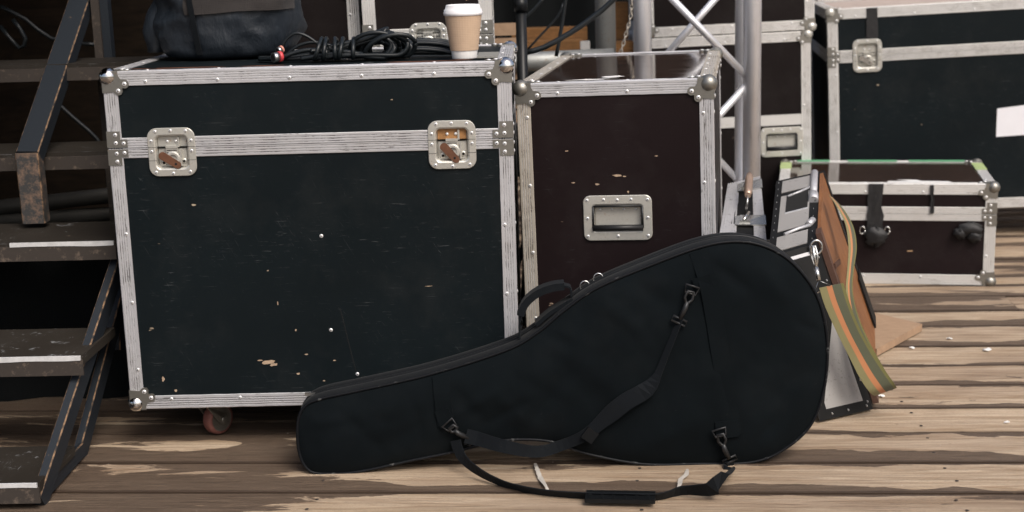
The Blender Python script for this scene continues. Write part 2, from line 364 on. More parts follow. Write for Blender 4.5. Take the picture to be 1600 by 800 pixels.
# ------------------------------------------------------------------ ground, planks and dark surroundings
g = MB(); g.box((-120, -120, -.2), (120, 120, -.045)); tag(g.build('ground', M['dirt']), kind='structure')
def planks():
    a = .083; me = bpy.data.meshes.new('floor'); V = []; Fc = []; U1 = []; U2 = []
    edges = [2.48, 2.64, 2.8065, 2.99, 3.157, 3.33, 3.49, 3.66, 3.86, 4.03, 4.195, 4.33, 4.45, 4.58, 4.70, 4.91, 5.08]
    while edges[-1] < 9: edges.append(edges[-1] + random.uniform(.15, .19))
    while edges[0] > -2.5: edges.insert(0, edges[0] - random.uniform(.15, .18))
    ca, sa = math.cos(a), math.sin(a)
    for k in range(len(edges) - 1):
        y0, y1 = edges[k], edges[k + 1]; x = -5 - random.uniform(0, 2)
        while x < 6.5:
            L = random.uniform(3.2, 5.2); x1 = x + L; n = int(L / .05); pid = random.random() * 10; r2 = random.random(); zz = random.uniform(-.0025, .0015)
            gp = random.uniform(.0022, .0055); o = len(V); sd_ = random.uniform(0, 99)
            for i in range(n + 1):
                xx = x + .002 + (L - .004) * i / n
                w0 = gp + .0035 * noise.noise((xx * 1.3, sd_, 0)) + .0012 * noise.noise((xx * 9, sd_, 3)); w1 = gp + .0035 * noise.noise((xx * 1.3, sd_, 7)) + .0012 * noise.noise((xx * 9, sd_, 5))
                zc = .0012 * noise.noise((xx * 2, sd_, 1))
                for yy, zt, v in ((y0 + w0, -.035, 0), (y0 + w0, zz - .002, 0), (y0 + w0 + .003, zz, .02), ((y0 + y1) / 2, zz + zc, .5), (y1 - w1 - .003, zz, .98), (y1 - w1, zz - .002, 1), (y1 - w1, -.035, 1)):
                    V.append((xx * ca - 0 + yy * sa * 1 - 0, -xx * sa + yy * ca, zt)); U1.append((xx, v)); U2.append((pid, r2))
            for i in range(n):
                for j in range(6):
                    q = o + i * 7 + j; Fc.append((q, q + 7, q + 8, q + 1))
            x = x1
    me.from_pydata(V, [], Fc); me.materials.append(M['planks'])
    for nm, U in (('plank', U1), ('pid', U2)):
        l = me.uv_layers.new(name=nm)
        l.data.foreach_set('uv', [c for lp in me.loops for c in U[lp.vertex_index]])
    bm = bmesh.new(); bm.from_mesh(me); bmesh.ops.recalc_face_normals(bm, faces=bm.faces)
    if sum(f.normal.z for f in bm.faces) < 0: bmesh.ops.reverse_faces(bm, faces=bm.faces)
    bm.to_mesh(me); bm.free()
    o = bpy.data.objects.new('floor', me); COL.objects.link(o); tag(o, kind='structure')
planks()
def nails():
    b = MB(); r_ = random.Random(3); ca, sa = math.cos(.083), math.sin(.083)
    for yy in [2.55, 2.60, 2.70, 2.77, 2.86, 2.95, 3.03, 3.12, 3.2, 3.29, 3.37, 3.45, 3.53, 3.62, 3.71, 3.80, 3.91, 3.98, 4.08, 4.15]:
        for xx in (-.62, .02, .63, 1.27):
            x_, y_ = xx + r_.uniform(-.012, .012), yy
            p_ = Vector((x_ * ca + y_ * sa, -x_ * sa + y_ * ca, 0))
            b.dome(lambda u, v, n: p_ + Vector((u, v, n)), 0, 0, -.0005, .0038, .0012, 0, 8)
    tag(b.build('floor_nails', M['nail']), kind='structure')
nails()
# pleated black sheets; the wide back one is added to block light
def drape(name, label, x0, x1, y, z1, mat, amp=.04):
    b = MB(); n = int((x1 - x0) / .04); rows = []
    for z in (-.03, z1 * .5, z1):
        rows.append([Vector((x0 + (x1 - x0) * i / n, y + amp * math.sin(i * .9 + 2 * noise.noise((i * .1, 0, 0))) , z)) for i in range(n + 1)])
    back = [[p + Vector((0, .01, 0)) for p in r] for r in rows]
    b.loft([*rows, *back[::-1]], 0, (False, False), True, closed=False)
    tag(b.build(name, mat), label, 'drape')
drape('added_backdrop', 'wide black pleated backdrop added behind all the cases to block light', -1.2, 3.9, 6.6, 3.2, M['black_cloth'])
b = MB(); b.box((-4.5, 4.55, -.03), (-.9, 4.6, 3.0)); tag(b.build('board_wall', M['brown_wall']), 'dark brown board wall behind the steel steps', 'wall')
b = MB(); b.box((-4.5, 2.2, 1.75), (-.95, 4.54, 1.8)); tag(b.build('unseen_roof', M['brown_wall']), 'unseen dark board roof added over the steel steps to block light', 'added roof')  # out-of-view roof, added to keep sky light off the steps

drape('step_skirt', 'black cloth skirt hanging in the dark under the steel steps', -3.2, -.885, 3.36, .43, M['black_cloth'], .015)

# ------------------------------------------------------------------ flight case kit
def faces_T(W, D, H, z0):
    V3 = lambda x, y, z: Vector((x, y, z + z0))
    return {'front': lambda u, v, n: V3(u, -n, v), 'back': lambda u, v, n: V3(u, D + n, v), 'left': lambda u, v, n: V3(-n, u, v),
            'right': lambda u, v, n: V3(W + n, u, v), 'top': lambda u, v, n: V3(u, v, H + n), 'bottom': lambda u, v, n: V3(u, v, -n)}
def rrect(u0, v0, u1, v1, r, k=6):
    out = []
    for cx, cy, a0 in ((u1 - r, v1 - r, 0), (u0 + r, v1 - r, 90), (u0 + r, v0 + r, 180), (u1 - r, v0 + r, 270)):
        for i in range(k + 1):
            a = math.radians(a0 + 90 * i / k); out.append((cx + r * math.cos(a), cy + r * math.sin(a)))
    return out
def strip(parent, T0, e0, e1, sw, mats, gr, rivs, seed=0):
    """L profile; T0(e, a, b) with a, b the distances inward on the two faces"""
    b = MB(); t = .003; ng = 4; dv_ = T0(1, 0, 0) - T0(0, 0, 0); mats = M[mats + "_" + "xyz"[max(range(3), key=lambda i: abs(dv_[i]))]]
    def flange():
        pts = [(.0016, 0)]; g0 = .006; pitch = (sw - .010) / ng
        for i in range(ng):
            s = g0 + pitch * i; pts += [(s, 0), (s + .0005, .0006), (s + .0018, .0006), (s + .0023, 0)]
        return pts + [(sw - .0008, 0), (sw, .0008), (sw, t - .0004)]
    fa = flange(); prof = [(a, bb) for a, bb in fa] + [(t, t)] + [(bb, a) for a, bb in fa[::-1]]
    N = max(2, int((e1 - e0) / .03)); k = len(prof)
    loops = [[T0(e0 + (e1 - e0) * i / N, a + .0007 * noise.noise((e0 * 3 + i * .9, seed, 2)), bb + .0005 * noise.noise((e0 * 5 + i * .6, seed, 6)) * (a > .01)) for a, bb in prof] for i in range(N + 1)]
    vs = [p for l in loops for p in l]
    nf = len(fa); deep = set()
    for i in range(ng): deep.add(1 + 4 * i + 1); deep.add(k - 1 - (1 + 4 * i + 1) - 1)
    deep2 = {d + o for d in deep for o in ((-1, 1) if False else (0,))}
    for j in range(k):
        jj = (j + 1) % k
        b.add([], [])
        b.add([loops[a][x] for a in range(N + 1) for x in (j, jj)], [(2 * a, 2 * a + 1, 2 * a + 3, 2 * a + 2) for a in range(N)], 1 if j in deep2 else 0)
    b.add(loops[0], [tuple(range(k))]); b.add(loops[-1], [tuple(range(k))])
    for e in rivs:
        if e0 + .02 < e < e1 - .02:
            b.dome(lambda u, v, n: T0(u, v, -n), e, sw - .008, 0, .0042, .0018, 2, 10, 3)
            b.dome(lambda u, v, n: T0(u, -n, v), e, sw - .008, 0, .0042, .0018, 2, 10, 3)
    return b.build('edge_strip', [mats, gr, M['rivet'], M['hole']], parent)
def corner(parent, W, D, H, z0, cx, cy, cz, sc=1.0, ball='chrome', plate='zinc_dark', br=.0195):
    Tf = faces_T(W, D, H, z0); b = MB()
    def L(dim, c, u): return u if c == 0 else dim - u
    pl = [(0, 0), (.034, 0), (.036, .008), (.040, .014), (.047, .0165)]
    c1 = (.046, .026); c2 = (.032, .040); r = .0092
    pl = [(0, 0), (.033, 0), (.034, .009), (.038, .0155)]
    for k in range(8): a = math.radians(-75 + 150 * k / 7 + 0); pl.append((c1[0] + r * math.cos(a), c1[1] + r * math.sin(a)))
    pl.append((.0405, .0345))
    for k in range(8): a = math.radians(15 + 150 * k / 7); pl.append((c2[0] + r * math.cos(a), c2[1] + r * math.sin(a)))
    pl += [(.020, .042), (.010, .043), (0, .044)]
    pl = [(u * sc, v * sc) for u, v in pl]
    for f, (da, ca), (db, cb_) in (('front' if cy == 0 else 'back', (W, cx), (H, cz)), ('left' if cx == 0 else 'right', (D, cy), (H, cz)), ('top' if cz else 'bottom', (W, cx), (D, cy))):
        T = lambda u, v, n, f=f, da=da, ca=ca, db=db, cb_=cb_: Tf[f](L(da, ca, u), L(db, cb_, v), n)
        b.prism(pl, T, -.003, .0018, 0)
        for c in (c1, c2): b.dome(T, c[0] * sc, c[1] * sc, .0018, .0050 * sc, .0022, 1, 12, 2)
    o = b.build('corner_plate', [M[plate], M['rivet'], M['hole']], parent)
    s = MB(); q = .0105 * sc
    s.sphere((L(W, cx, q), L(D, cy, q), L(H, cz, q + .001) + z0), br * sc, 0, 24, 16)
    s.build('ball', M[ball], o)
    return o
def dish(b, T, u0, v0, u1, v1, rim, depth, r):
    """pressed plate with a rounded outline and a sunk rectangular well"""
    lo = [(rrect(u0, v0, u1, v1, r), -.002), (rrect(u0, v0, u1, v1, r), .0012), (rrect(u0 + .0012, v0 + .0012, u1 - .0012, v1 - .0012, r - .001), .0024),
          (rrect(u0 + rim - .003, v0 + rim - .003, u1 - rim + .003, v1 - rim + .003, r * .62), .0028), (rrect(u0 + rim, v0 + rim, u1 - rim, v1 - rim, r * .5), .0012),
          (rrect(u0 + rim + .003, v0 + rim + .003, u1 - rim - .003, v1 - rim - .003, r * .4), -depth)]
    b.loft([[T(u, v, n) for u, v in l] for l, n in lo], 0, (False, True), False)
def latch(parent, T, cu, cv, w=.1, h=.102, open_=0, wing='rust'):
    p = MB(); dish(p, T, cu - w / 2, cv - h / 2, cu + w / 2, cv + h / 2, .0165, .010, .020)
    for du, dv in ((-.032, .044), (0, .045), (.032, .044), (-.042, .024), (.042, .024), (-.042, .002), (.042, .002), (-.036, -.042), (0, -.045), (.036, -.042)):
        p.dome(T, cu + du * w / .1, cv + dv * h / .102, .0026, .0038, .0017, 1, 10, 2)
    for s_ in (-1, 1):
        p.box((cu + s_ * (w / 2 - .009) - .0085, -0, cv + .0105), (cu + s_ * (w / 2 - .009) + .0085, .0002, cv + .0113), 2, lambda q: T(q.x, q.z, .0027 + q.y))
        p.box((cu + s_ * (w / 2 - .009) - .0085, -0, cv - .0175), (cu + s_ * (w / 2 - .009) + .0085, .0002, cv - .0168), 2, lambda q: T(q.x, q.z, .0027 + q.y))
    pl = p.build('latch_plate', [M['zinc'], M['rivet'], M['hole']], parent)
    B = lambda mb, a, c, mi=0: mb.box(a, c, mi, lambda q: T(cu + q.x, cv + q.z, q.y))
    k = MB(); B(k, (-.030, -.0095, .0095), (.030, -.0075, .032), 2 if open_ else 0)          # keeper plate above the split
    B(k, (.012, -.0072, .010), (.016, -.003, .031)); B(k, (-.030, -.0072, .0075), (.030, -.0065, .0092), 1)
    for du in (-.010, .008): k.dome(T, cu + du, cv + .022, -.0075, .0036, .003, 3)
    B(k, (-.013, -.0072, .008), (.012, .0005, .0125)); 
    k.build('keeper', [M['zinc'], M['hole'], M['orange'], M['rivet']], pl)
    a = MB(); B(a, (-.029, -.0095, -.031), (.029, -.0068, .0065)); B(a, (-.013, -.0066, -.012), (.012, -.001, .008)); B(a, (.016, -.0066, -.030), (.0195, .0005, .004))
    for z_ in (-.002, .003): B(a, (-.011, -.0009, z_), (.010, -.0001, z_ + .0012), 1)
    a.loft([[T(cu + .001 + rr * math.cos(2 * PI * i / 20), cv - .014 + rr * math.sin(2 * PI * i / 20), n) for i in range(20)] for rr, n in ((.0155, -.0066), (.0155, .0002), (.0125, .0014), (.0085, .0014), (.0082, -.001))], 0, (False, True), False)
    for du, dv in ((.023, -.020), (-.020, -.023)): a.dome(T, cu + du, cv + dv, -.0066, .0062, .003, 0, 12); a.dome(T, cu + du, cv + dv, -.0036, .003, .0008, 1)
    a.build('spindle', [M['zinc'], M['hole']], pl)
    w_ = MB(); ang = math.radians(-33 if not open_ else -48); poly = []
    for s_ in range(12): q = PI / 2 + PI * s_ / 11; poly.append((-.019 + .0085 * math.cos(q), .0085 * math.sin(q)))
    for s_ in range(12): q = -PI / 2 + PI * s_ / 11; poly.append((.017 + .0075 * math.cos(q), .0075 * math.sin(q)))
    poly = [(x * math.cos(ang) - y * math.sin(ang), x * math.sin(ang) + y * math.cos(ang)) for x, y in poly]
    w_.prism([(cu - .004 + x, cv - .018 + y) for x, y in poly], T, .0016, .0040)
    w_.dome(T, cu - .004 + .013 * math.cos(ang), cv - .018 + .013 * math.sin(ang), .0040, .0026, .0004, 1)
    w_.build('turn_wing', [M[wing], M['hole']], pl)
    return pl
def handle(parent, T, cu, cv, w=.145, h=.100, mat='zinc'):
    p = MB(); dish(p, T, cu - w / 2, cv - h / 2, cu + w / 2, cv + h / 2, .021, .012, .015)
    for du in (-.44, 0, .44):
        for dv in (-.40, .40): p.dome(T, cu + du * w, cv + dv * h, .0026, .0038, .0017, 1, 10, 2)
    for du in (-.44, .44): p.dome(T, cu + du * w, cv, .0026, .0038, .0017, 1, 10, 2)
    for du in (-.2, .2): p.dome(T, cu + du * w, cv + .41 * h, .0026, .0036, .0017, 1, 10, 2)
    wi, hi = w / 2 - .024, h / 2 - .024
    p.box((-wi + .002, -.0118, -hi + .002), (wi - .002, -.0095, hi - .004), 3, lambda q: T(cu + q.x, cv + q.z, q.y))
    for i in range(4): p.dome(T, cu - wi + .012 + i * (2 * wi - .024) / 3, cv + hi - .008, -.0095, .003, .002, 1)
    pl = p.build('handle_plate', [M[mat], M['rivet'], M['hole'], M['zinc']], parent)
    g_ = MB(); wi += .003
    g_.tube([T(cu - wi, cv + hi, .001), T(cu - wi, cv - hi + .004, .002)], .0028, 8, 0); g_.tube([T(cu + wi, cv + hi, .001), T(cu + wi, cv - hi + .004, .002)], .0028, 8, 0)
    g_.tube([T(cu - wi, cv + hi, .001), T(cu + wi, cv + hi, .001)], .0022, 8, 0)
    g_.tube([T(cu - wi - .001, cv - hi + .004, .002), T(cu + wi + .001, cv - hi + .004, .002)], .0068, 12, 1)
    g_.build('grip', [M['metal_dark'], M['rubber']], pl)
    return pl
def panel_holes(b, T, u0, v0, u1, v1, holes, n=-.003, mi=0):
    us = sorted({u0, u1, *[h[i] for h in holes for i in (0, 2)]}); vs = sorted({v0, v1, *[h[i] for h in holes for i in (1, 3)]})
    us = [u for u in us if u0 <= u <= u1]; vs = [v for v in vs if v0 <= v <= v1]
    for i in range(len(us) - 1):
        for j in range(len(vs) - 1):
            mu, mv = (us[i] + us[i + 1]) / 2, (vs[j] + vs[j + 1]) / 2
            if any(h[0] < mu < h[2] and h[1] < mv < h[3] for h in holes): continue
            b.add([T(us[i], vs[j], n), T(us[i + 1], vs[j], n), T(us[i + 1], vs[j + 1], n), T(us[i], vs[j + 1], n)], [(0, 1, 2, 3)], mi)
def bracket(parent, T, L_, v, up, sw, mat='zinc_dark'):
    """riveted joint plate on a front corner; T(u from edge, v, n)"""
    b = MB(); s = 1 if up else -1; g0 = .002
    poly = [(0, g0), (.042, g0), (.042, .0185), (.0275, .0185), (.0275, .036), (0, .036)]
    b.prism([(u, v + s * q) for u, q in poly], T, 0, .0016)
    for u, q in ((.034, .010), (.0175, .011), (.0175, .028)): b.dome(T, u, v + s * q, .0016, .0045, .002, 1, 12, 2)
    Tw = lambda u, vv, n: L_(u, vv, n)
    b.prism([(u, v + s * q) for u, q in ((0, g0), (.030, g0), (.030, .036), (0, .036))], Tw, 0, .0016)
    for q in (.010, .028): b.dome(Tw, .015, v + s * q, .0016, .0045, .002, 1, 12, 2)
    b.build('corner_bracket', [M[mat], M['rivet'], M['hole']], parent)
def caster(parent, x, y, ztop, ang, mat='red_tyre', r=.036):
    rt = MB(); ca, sa = math.cos(ang), math.sin(ang)
    Tl = lambda p: Vector((x + p[0] * ca - p[1] * sa, y + p[0] * sa + p[1] * ca, p[2]))
    rt.box((-.035, -.035, ztop - .004), (.035, .035, ztop - .0005), 0, lambda q: Tl(q))
    rt.loft([[Tl((rr * math.cos(2 * PI * i / 18), rr * math.sin(2 * PI * i / 18), z)) for i in range(18)] for rr, z in ((.024, ztop - .004), (.027, ztop - .010), (.022, ztop - .016))], 0, (False, True), True)
    for s_ in (-1, 1):
        rt.prism([(-.020, ztop - .014), (.020, ztop - .014), (.036, r - .010), (.036, r + .008), (.026, r + .012)][:3] + [(.040, r + .010), (.022, r - .012), (.010, r)], lambda u, v, n: Tl((u, n, v)), s_ * .0185 - .0015, s_ * .0185 + .0015, 0)
    rt.tube([Tl((.026, -.023, r)), Tl((.026, .023, r))], .006, 10, 0)
    o = rt.build('caster', M['zinc_dark'], parent)
    w = MB(); loops = []
    for rr, yy in ((.012, -.012), (r - .008, -.013), (r - .002, -.012), (r, -.007), (r, .007), (r - .002, .012), (r - .008, .013), (.012, .012)):
        loops.append([Tl((.026 + rr * math.cos(2 * PI * i / 28), yy, r + rr * math.sin(2 * PI * i / 28))) for i in range(28)])
    w.loft(loops[1:-1], 0, (False, False), True); w.loft(loops[:2], 1, (True, False)); w.loft(loops[-2:], 1, (False, True))
    w.build('wheel', [M[mat], M['zinc_dark']], o)
    return o
def flight_case(name, label, loc, rot, lean, W, D, H, z0, pm='lam_black', sw=.030, al='alu', lid=None, latches=(), handles=(), casters=None, topm=None,
                corners='all', ball='chrome', plate='zinc_dark', csc=1.0, al_side=None, group=None, groove=None, lsize=(.1, .102), extra_bands=(), rv=.15, cat='flight case', openl=(), ldrop=0):
    root = thing(name, label, cat, loc, (rot, lean), group)
    Tf = faces_T(W, D, H, z0); c = .003
    holes = [(u - w / 2 + .004, v - h / 2 + .004, u + w / 2 - .004, v + h / 2 - .004) for u, v, w, h in [(l, (lid or 0) - ldrop, *lsize) for l in latches] + [(hh[0], hh[1], *(hh[2:] or (.145, .100))) for hh in handles]]
    segs = [(c, (lid if lid else H - c), 'body_panel')] + ([(lid, H - c, 'lid_panel')] if lid else [])
    for v0, v1, nm in segs:
        b = MB(); g_ = .0008 if lid else 0
        va, vb = v0 + (g_ if nm == 'lid_panel' else 0), v1 - (g_ if (lid and nm == 'body_panel') else 0)
        panel_holes(b, Tf['front'], c, va, W - c, vb, holes)
        for f, d in (('left', D), ('right', D), ('back', W)):
            panel_holes(b, Tf[f], c, va, d - c, vb, [])
        mi = 1 if (nm == 'lid_panel' or not lid) and topm else 0
        b.add([Tf['front'](c, vb, -c), Tf['front'](W - c, vb, -c), Tf['back'](W - c, vb, -c), Tf['back'](c, vb, -c)], [(0, 1, 2, 3)], mi)
        b.add([Tf['front'](c, va, -c), Tf['front'](W - c, va, -c), Tf['back'](W - c, va, -c), Tf['back'](c, va, -c)], [(3, 2, 1, 0)], 0)
        b.build(nm, [M[pm], M[topm or pm]], root)
    A = al; AS = al_side or al; G = M[groove or 'groove']
    def L(dim, k, u): return u if k == 0 else dim - u
    rl = lambda Lh: [sw + .06 + rv * i for i in range(int(Lh / rv) + 1)]
    e = sw + .0005
    for cy in (0, 1):
        for cz in (0, 1):
            strip(root, lambda q, a, b_, cy=cy, cz=cz: Vector((q, L(D, cy, b_), L(H, cz, a) + z0)), e, W - e, sw, A, M['groove_dark'] if (al == 'alu' and cz == 0) else G, rl(W), 1 + cy + 2 * cz)
    for cx in (0, 1):
        for cz in (0, 1):
            strip(root, lambda q, a, b_, cx=cx, cz=cz: Vector((L(W, cx, a), q, L(H, cz, b_) + z0)), e, D - e, sw, AS, G, rl(D), 5 + cx + 2 * cz)
    zs = [(e, H - e)] if not lid else [(e, lid - .001), (lid + .001, H - e)]
    for cx in (0, 1):
        for cy in (0, 1):
            for a0, a1 in zs: strip(root, lambda q, a, b_, cx=cx, cy=cy: Vector((L(W, cx, a), L(D, cy, b_), q + z0)), a0, a1, sw, A if cx or al_side is None else AS, G, rl(H), 9 + cx)
    bands = ([(lid, .0215)] if lid else [])
    for v, hw in bands:
        for up in (0, 1):
            cuts = [sw + .0005]
            for l in sorted(latches): cuts += [l - lsize[0] / 2 + .002, l + lsize[0] / 2 - .002]
            cuts += [W - sw - .0005]
            b = MB(); prof = [(.0006, -.003), (.0006, 0)]
            for k in range(3): s_ = .003 + .0055 * k; prof += [(s_, 0), (s_ + .0005, -.001), (s_ + .002, -.001), (s_ + .0025, 0)]
            prof += [(hw - .001, 0), (hw, -.0008), (hw, -.003)]
            sg = 1 if up else -1
            def run(T, a0, a1):
                nn = len(prof)
                P0 = [T(a0, v + sg * q, n) for q, n in prof]; P1 = [T(a1, v + sg * q, n) for q, n in prof]
                for i in range(nn - 1): b.add([P0[i], P1[i], P1[i + 1], P0[i + 1]], [(0, 1, 2, 3)], 1 if (i >= 2 and (i - 3) % 4 == 0 and i < 14) else 0)
            for i in range(0, len(cuts), 2): run(Tf['front'], cuts[i], cuts[i + 1])
            for f in ('left', 'right'): run(Tf[f], sw + .0005, D - sw - .0005)
            b.build('seam_strip', [M[A + '_x'], G], root)
        for cx in (0, 1):
            for up in (0, 1):
                bracket(root, lambda u, vv, n, cx=cx: Tf['front'](L(W, cx, u), vv, n), lambda u, vv, n, cx=cx: Tf['left' if cx == 0 else 'right'](u, vv, n), v, up, sw)
    for k in extra_bands:
        b = MB(); b.box((sw + .0005, -.0005, k - .018), (W - sw - .0005, .002, k + .018), 0, lambda q: Vector((q.x, q.y, q.z + z0))); b.build('cross_strip', M[A + '_x'], root)
    for cx in (0, 1):
        for cy in (0, 1):
            for cz in (0, 1): corner(root, W, D, H, z0, cx, cy, cz, csc, ball, plate)
    for l in latches: latch(root, Tf['front'], l, lid - ldrop, *lsize, open_=l in openl, wing='rust' if al == 'alu' else 'steel')
    for hh in handles: handle(root, Tf['front'], hh[0], hh[1], *(hh[2:] or (.145, .100)))
    if casters:
        for x, y, a, m_ in casters: caster(root, x, y, z0, a, m_)
    return root, Tf
def patch(root, T, spots, mat, name='worn_patch', n=-.0026, seed=1):
    rnd = random.Random(seed)
    for u, v, w, h in spots:
        b = MB(); k = 11; poly = []
        for i in range(k):
            a = 2 * PI * i / k; r = rnd.uniform(.55, 1.1); poly.append((u + w / 2 * r * math.cos(a), v + h / 2 * r * math.sin(a)))
        b.prism(poly, T, n - .0002, n); b.build(name, mat, root)

# ------------------------------------------------------------------ case 1 : large black case
c1, T1 = flight_case('flight_case', 'large black wheeled flight case with two butterfly latches, backpack and coffee cup on it', (-.8409, 2.965, 0), -.0202, -.0013,
    .8495, .5474, .7336, .0917, 'lam_black', .030, 'alu', lid=.5735, latches=(.134, .722), openl=(.722,), ldrop=.0105,
    casters=((.150, .075, .95, 'red_tyre'), (.66, .075, .4, 'red_tyre'), (.19, .47, .2, 'red_tyre'), (.66, .47, 1.3, 'red_tyre')), group=None)
patch(c1, T1['front'], [(.307, .099, .034, .012), (.318, .094, .018, .010), (.288, .104, .014, .004), (.075, .067, .008, .012), (.100, .040, .007, .006), (.450, .100, .008, .003), (.370, .170, .005, .005), (.39, .115, .010, .003), (.37, .072, .008, .005), (.565, .028, .02, .006), (.425, .055, .006, .003), (.66, .26, .018, .002), (.335, .23, .003, .012), (.60, .66, .006, .003)], M['chip'])
b = MB()
for u_, v_ in ((.437, .375), (.446, .168), (.498, .068)):
    b = MB(); b.dome(T1['front'], u_, v_, -.003, .0042, .0018, 0, 12, 1); b.build('screw', [M['rivet'], M['hole']], c1)
b = MB(); b.prism([(.468, .215), (.4695, .215), (.485, .13), (.496, .075), (.4945, .075), (.4835, .13)], T1['front'], -.003, -.0027); b.build('crack', M['hole'], c1)
patch(c1, T1['top'], [(.16, .045, .20, .022), (.33, .04, .10, .018), (.66, .042, .16, .022), (.74, .05, .06, .02), (.07, .05, .05, .012)], M['ply_red'], 'torn_edge', .0012, 3)
b = MB(); b.box((.775, .10, .7335 + .0917), (.82, .24, .7365 + .0917)); b.build('tape_strip', M['grey_tape'], c1)
# ------------------------------------------------------------------ case 2 : tall brown case
S2 = 1.08
c2, T2 = flight_case('flight_case', 'narrow tall brown-black flight case with one recessed handle, beside the large black case', (.0282 * S2, 2.8527 * S2, 0), -.1648, .0156,
    .3927 * S2, .7743 * S2, 1.05 - (1.05 - .7849) * S2, 0, 'lam_brown', .0305, 'alu', topm='lam_gloss', handles=((.213, .466, .150, .100),), al_side='alu_warm', ball='zinc_dark')
patch(c2, T2['front'], [(.214, .559, .022, .005), (.230, .557, .012, .003), (.237, .523, .005, .006), (.106, .615, .008, .003), (.118, .545, .012, .003), (.30, .60, .008, .003)], M['chip'], seed=5)
patch(c2, T2['top'], [(.155, .045, .10, .03), (.20, .10, .07, .05)], M['cup_white'], 'torn_edge', .0012, 8)

# ------------------------------------------------------------------ background cases
def lean_at(px, py, Y): p = at(px, py, Y); return p
# pair behind case 1
p = at(450, 0, 3.75); q = at(568, 0, 3.75)
W_ = .36; x1 = at(568, 20, 3.72).x
flight_case('flight_case', 'dark brown flight case behind the backpack, its silver right edge above the cable coil', (x1 - W_, 3.72, 0), 0, .012, W_, .55, .98, 0, 'lam_back', .032, 'alu_bg', rv=.2)
xa, xb = at(573, 40, 3.66).x, at(776, 40, 3.66).x; zl = at(676, 58, 3.66).z
c4, T4 = flight_case('flight_case', 'dark flight case directly behind the coffee cup, silver edges and one latch', (xa, 3.66, 0), 0, .012, xb - xa, .5, 1.02, 0, 'lam_back', .034, 'alu_bg', lid=zl, latches=((xb - xa) * .5,), lsize=(.095, .070), groove='alu_bg')
patch(c4, T4['front'], [(.27, .93, .012, .02)], M['ply'])
# mid right stack
xr = at(1273, 100, 4.8).x; zt = at(1150, 57, 4.8).z; zs_ = at(1150, 194, 4.8).z; hz = at(1225, 226, 4.8).z; xl = at(1003, 100, 4.8).x; hx = at(1225, 226, 4.8).x
flight_case('flight_case', 'dark brown flight case with recessed handle behind the truss, lower of two stacked', (xl, 4.8, 0), 0, .02, xr - xl, .6, zt, .0, 'lam_back', .033, 'alu_bg', handles=((hx - xl, hz, .145, .100),), extra_bands=(zs_,), ball='zinc', rv=.2, csc=.9)
flight_case('flight_case', 'dark flight case on top of the handled one behind the truss, cut by photo top', (xl + .01, 4.8, zt + .004), 0, .02, xr - xl - .012, .58, .5, .0, 'lam_back', .033, 'alu_bg', ball='zinc', rv=.2, csc=.9)
# right big black case
pr = at(1297, 24, 5.0); z_b = .085
c5, T5 = flight_case('flight_case', 'wide black flight case with white label at the right, cut by the photo edge', (pr.x + .018, 5.0, 0), -.13, .035, 1.15, .75, pr.z - .065, .085, 'lam_black', .036, 'alu_bg', lid=.56,
    latches=(.135,), lsize=(.100, .115), casters=((.15, .1, .3, 'rubber'), (1.0, .1, 1, 'rubber'), (.15, .6, .3, 'rubber'), (1.0, .6, .9, 'rubber')), topm='lam_gloss', ball='zinc', rv=.2)

# ------------------------------------------------------------------ small case on the right
c6, T6 = flight_case('flight_case', 'low brown flight case with green tape on its lid, standing on the planks at right', (.8331, 4.3481, 0), -.2106, .0007, .6488, .4828, .3147, 0, 'lam_brown', .033, 'alu_bg',
    lid=.222, topm='lam_gloss', ball='zinc_dark', rv=.17, groove='alu_bg')
b = MB()
for u0_, u1_ in ((.05, .16), (.22, .38), (.42, .60)): b.box((u0_, .4495, .3150), (u1_, .4835, .3162))
b.build('green_tape', M['green_tape'], c6)
for q0, q1 in (((-.0012, .30, .285), (.0345, .43, .3162)), ((.6146, .28, .3150), (.650, .42, .3162))):
    b = MB(); b.box(q0, q1); b.build('lime_tape', M['lime_tape'], c6)
def gaffer(spots, seed=2):
    b = MB(); rnd = random.Random(seed)
    for u, w, v0, v1 in spots:
        b = MB(); n = 6; rows = []
        for j in range(n + 1):
            vv = v0 + (v1 - v0) * j / n; ww = w * (1 + .18 * rnd.uniform(-1, 1)); o_ = u + .002 * rnd.uniform(-1, 1)
            rows.append([T6['front'](o_ + ww * (k / 4 - .5), vv, .0035 + .003 * rnd.random()) for k in range(5)])
        bk = [[p_ + Vector((0, .003, 0)) for p_ in r_] for r_ in rows]
        b.loft([*rows, *bk[::-1]], 0, (False, False), False, closed=False); b.build('gaffer_tape', M['gaffer'], c6)
gaffer([(.292, .048, .165, .315)])
gaffer([(.460, .011, .225, .312)], 5)
for cu_, cv_, rx_, rz_ in ((.295, .152, .034, .028), (.572, .178, .040, .020), (.588, .155, .022, .018), (.545, .165, .02, .018)):
    b = MB(); loops = []
    for j in range(11):
        a = PI * j / 10 - PI / 2
        loops.append([T6['front'](cu_ + rx_ * math.cos(a) * math.cos(q) * (1 + .5 * noise.noise((math.cos(q) * 2, a * 2, cu_ * 30))), cv_ + rz_ * math.sin(a) * (1 + .4 * noise.noise((q, a, cu_ * 9))), .014 * math.cos(a) * math.sin(q) + .008 + .006 * noise.noise((q * 2, a * 3, cv_ * 50))) for q in [2 * PI * k / 20 for k in range(20)]])
    b.loft(loops, 0, (True, True), True); b.build('taped_clasp', M['gaffer'], c6)
b = MB()
for u in (.256, .330):
    b.tube([T6['front'](u + .008 * math.cos(a), .170 + .012 * math.sin(a), .004) for a in [i * PI / 6 for i in range(13)]], .0022, 8)
b.build('latch_ring', M['steel'], c6)
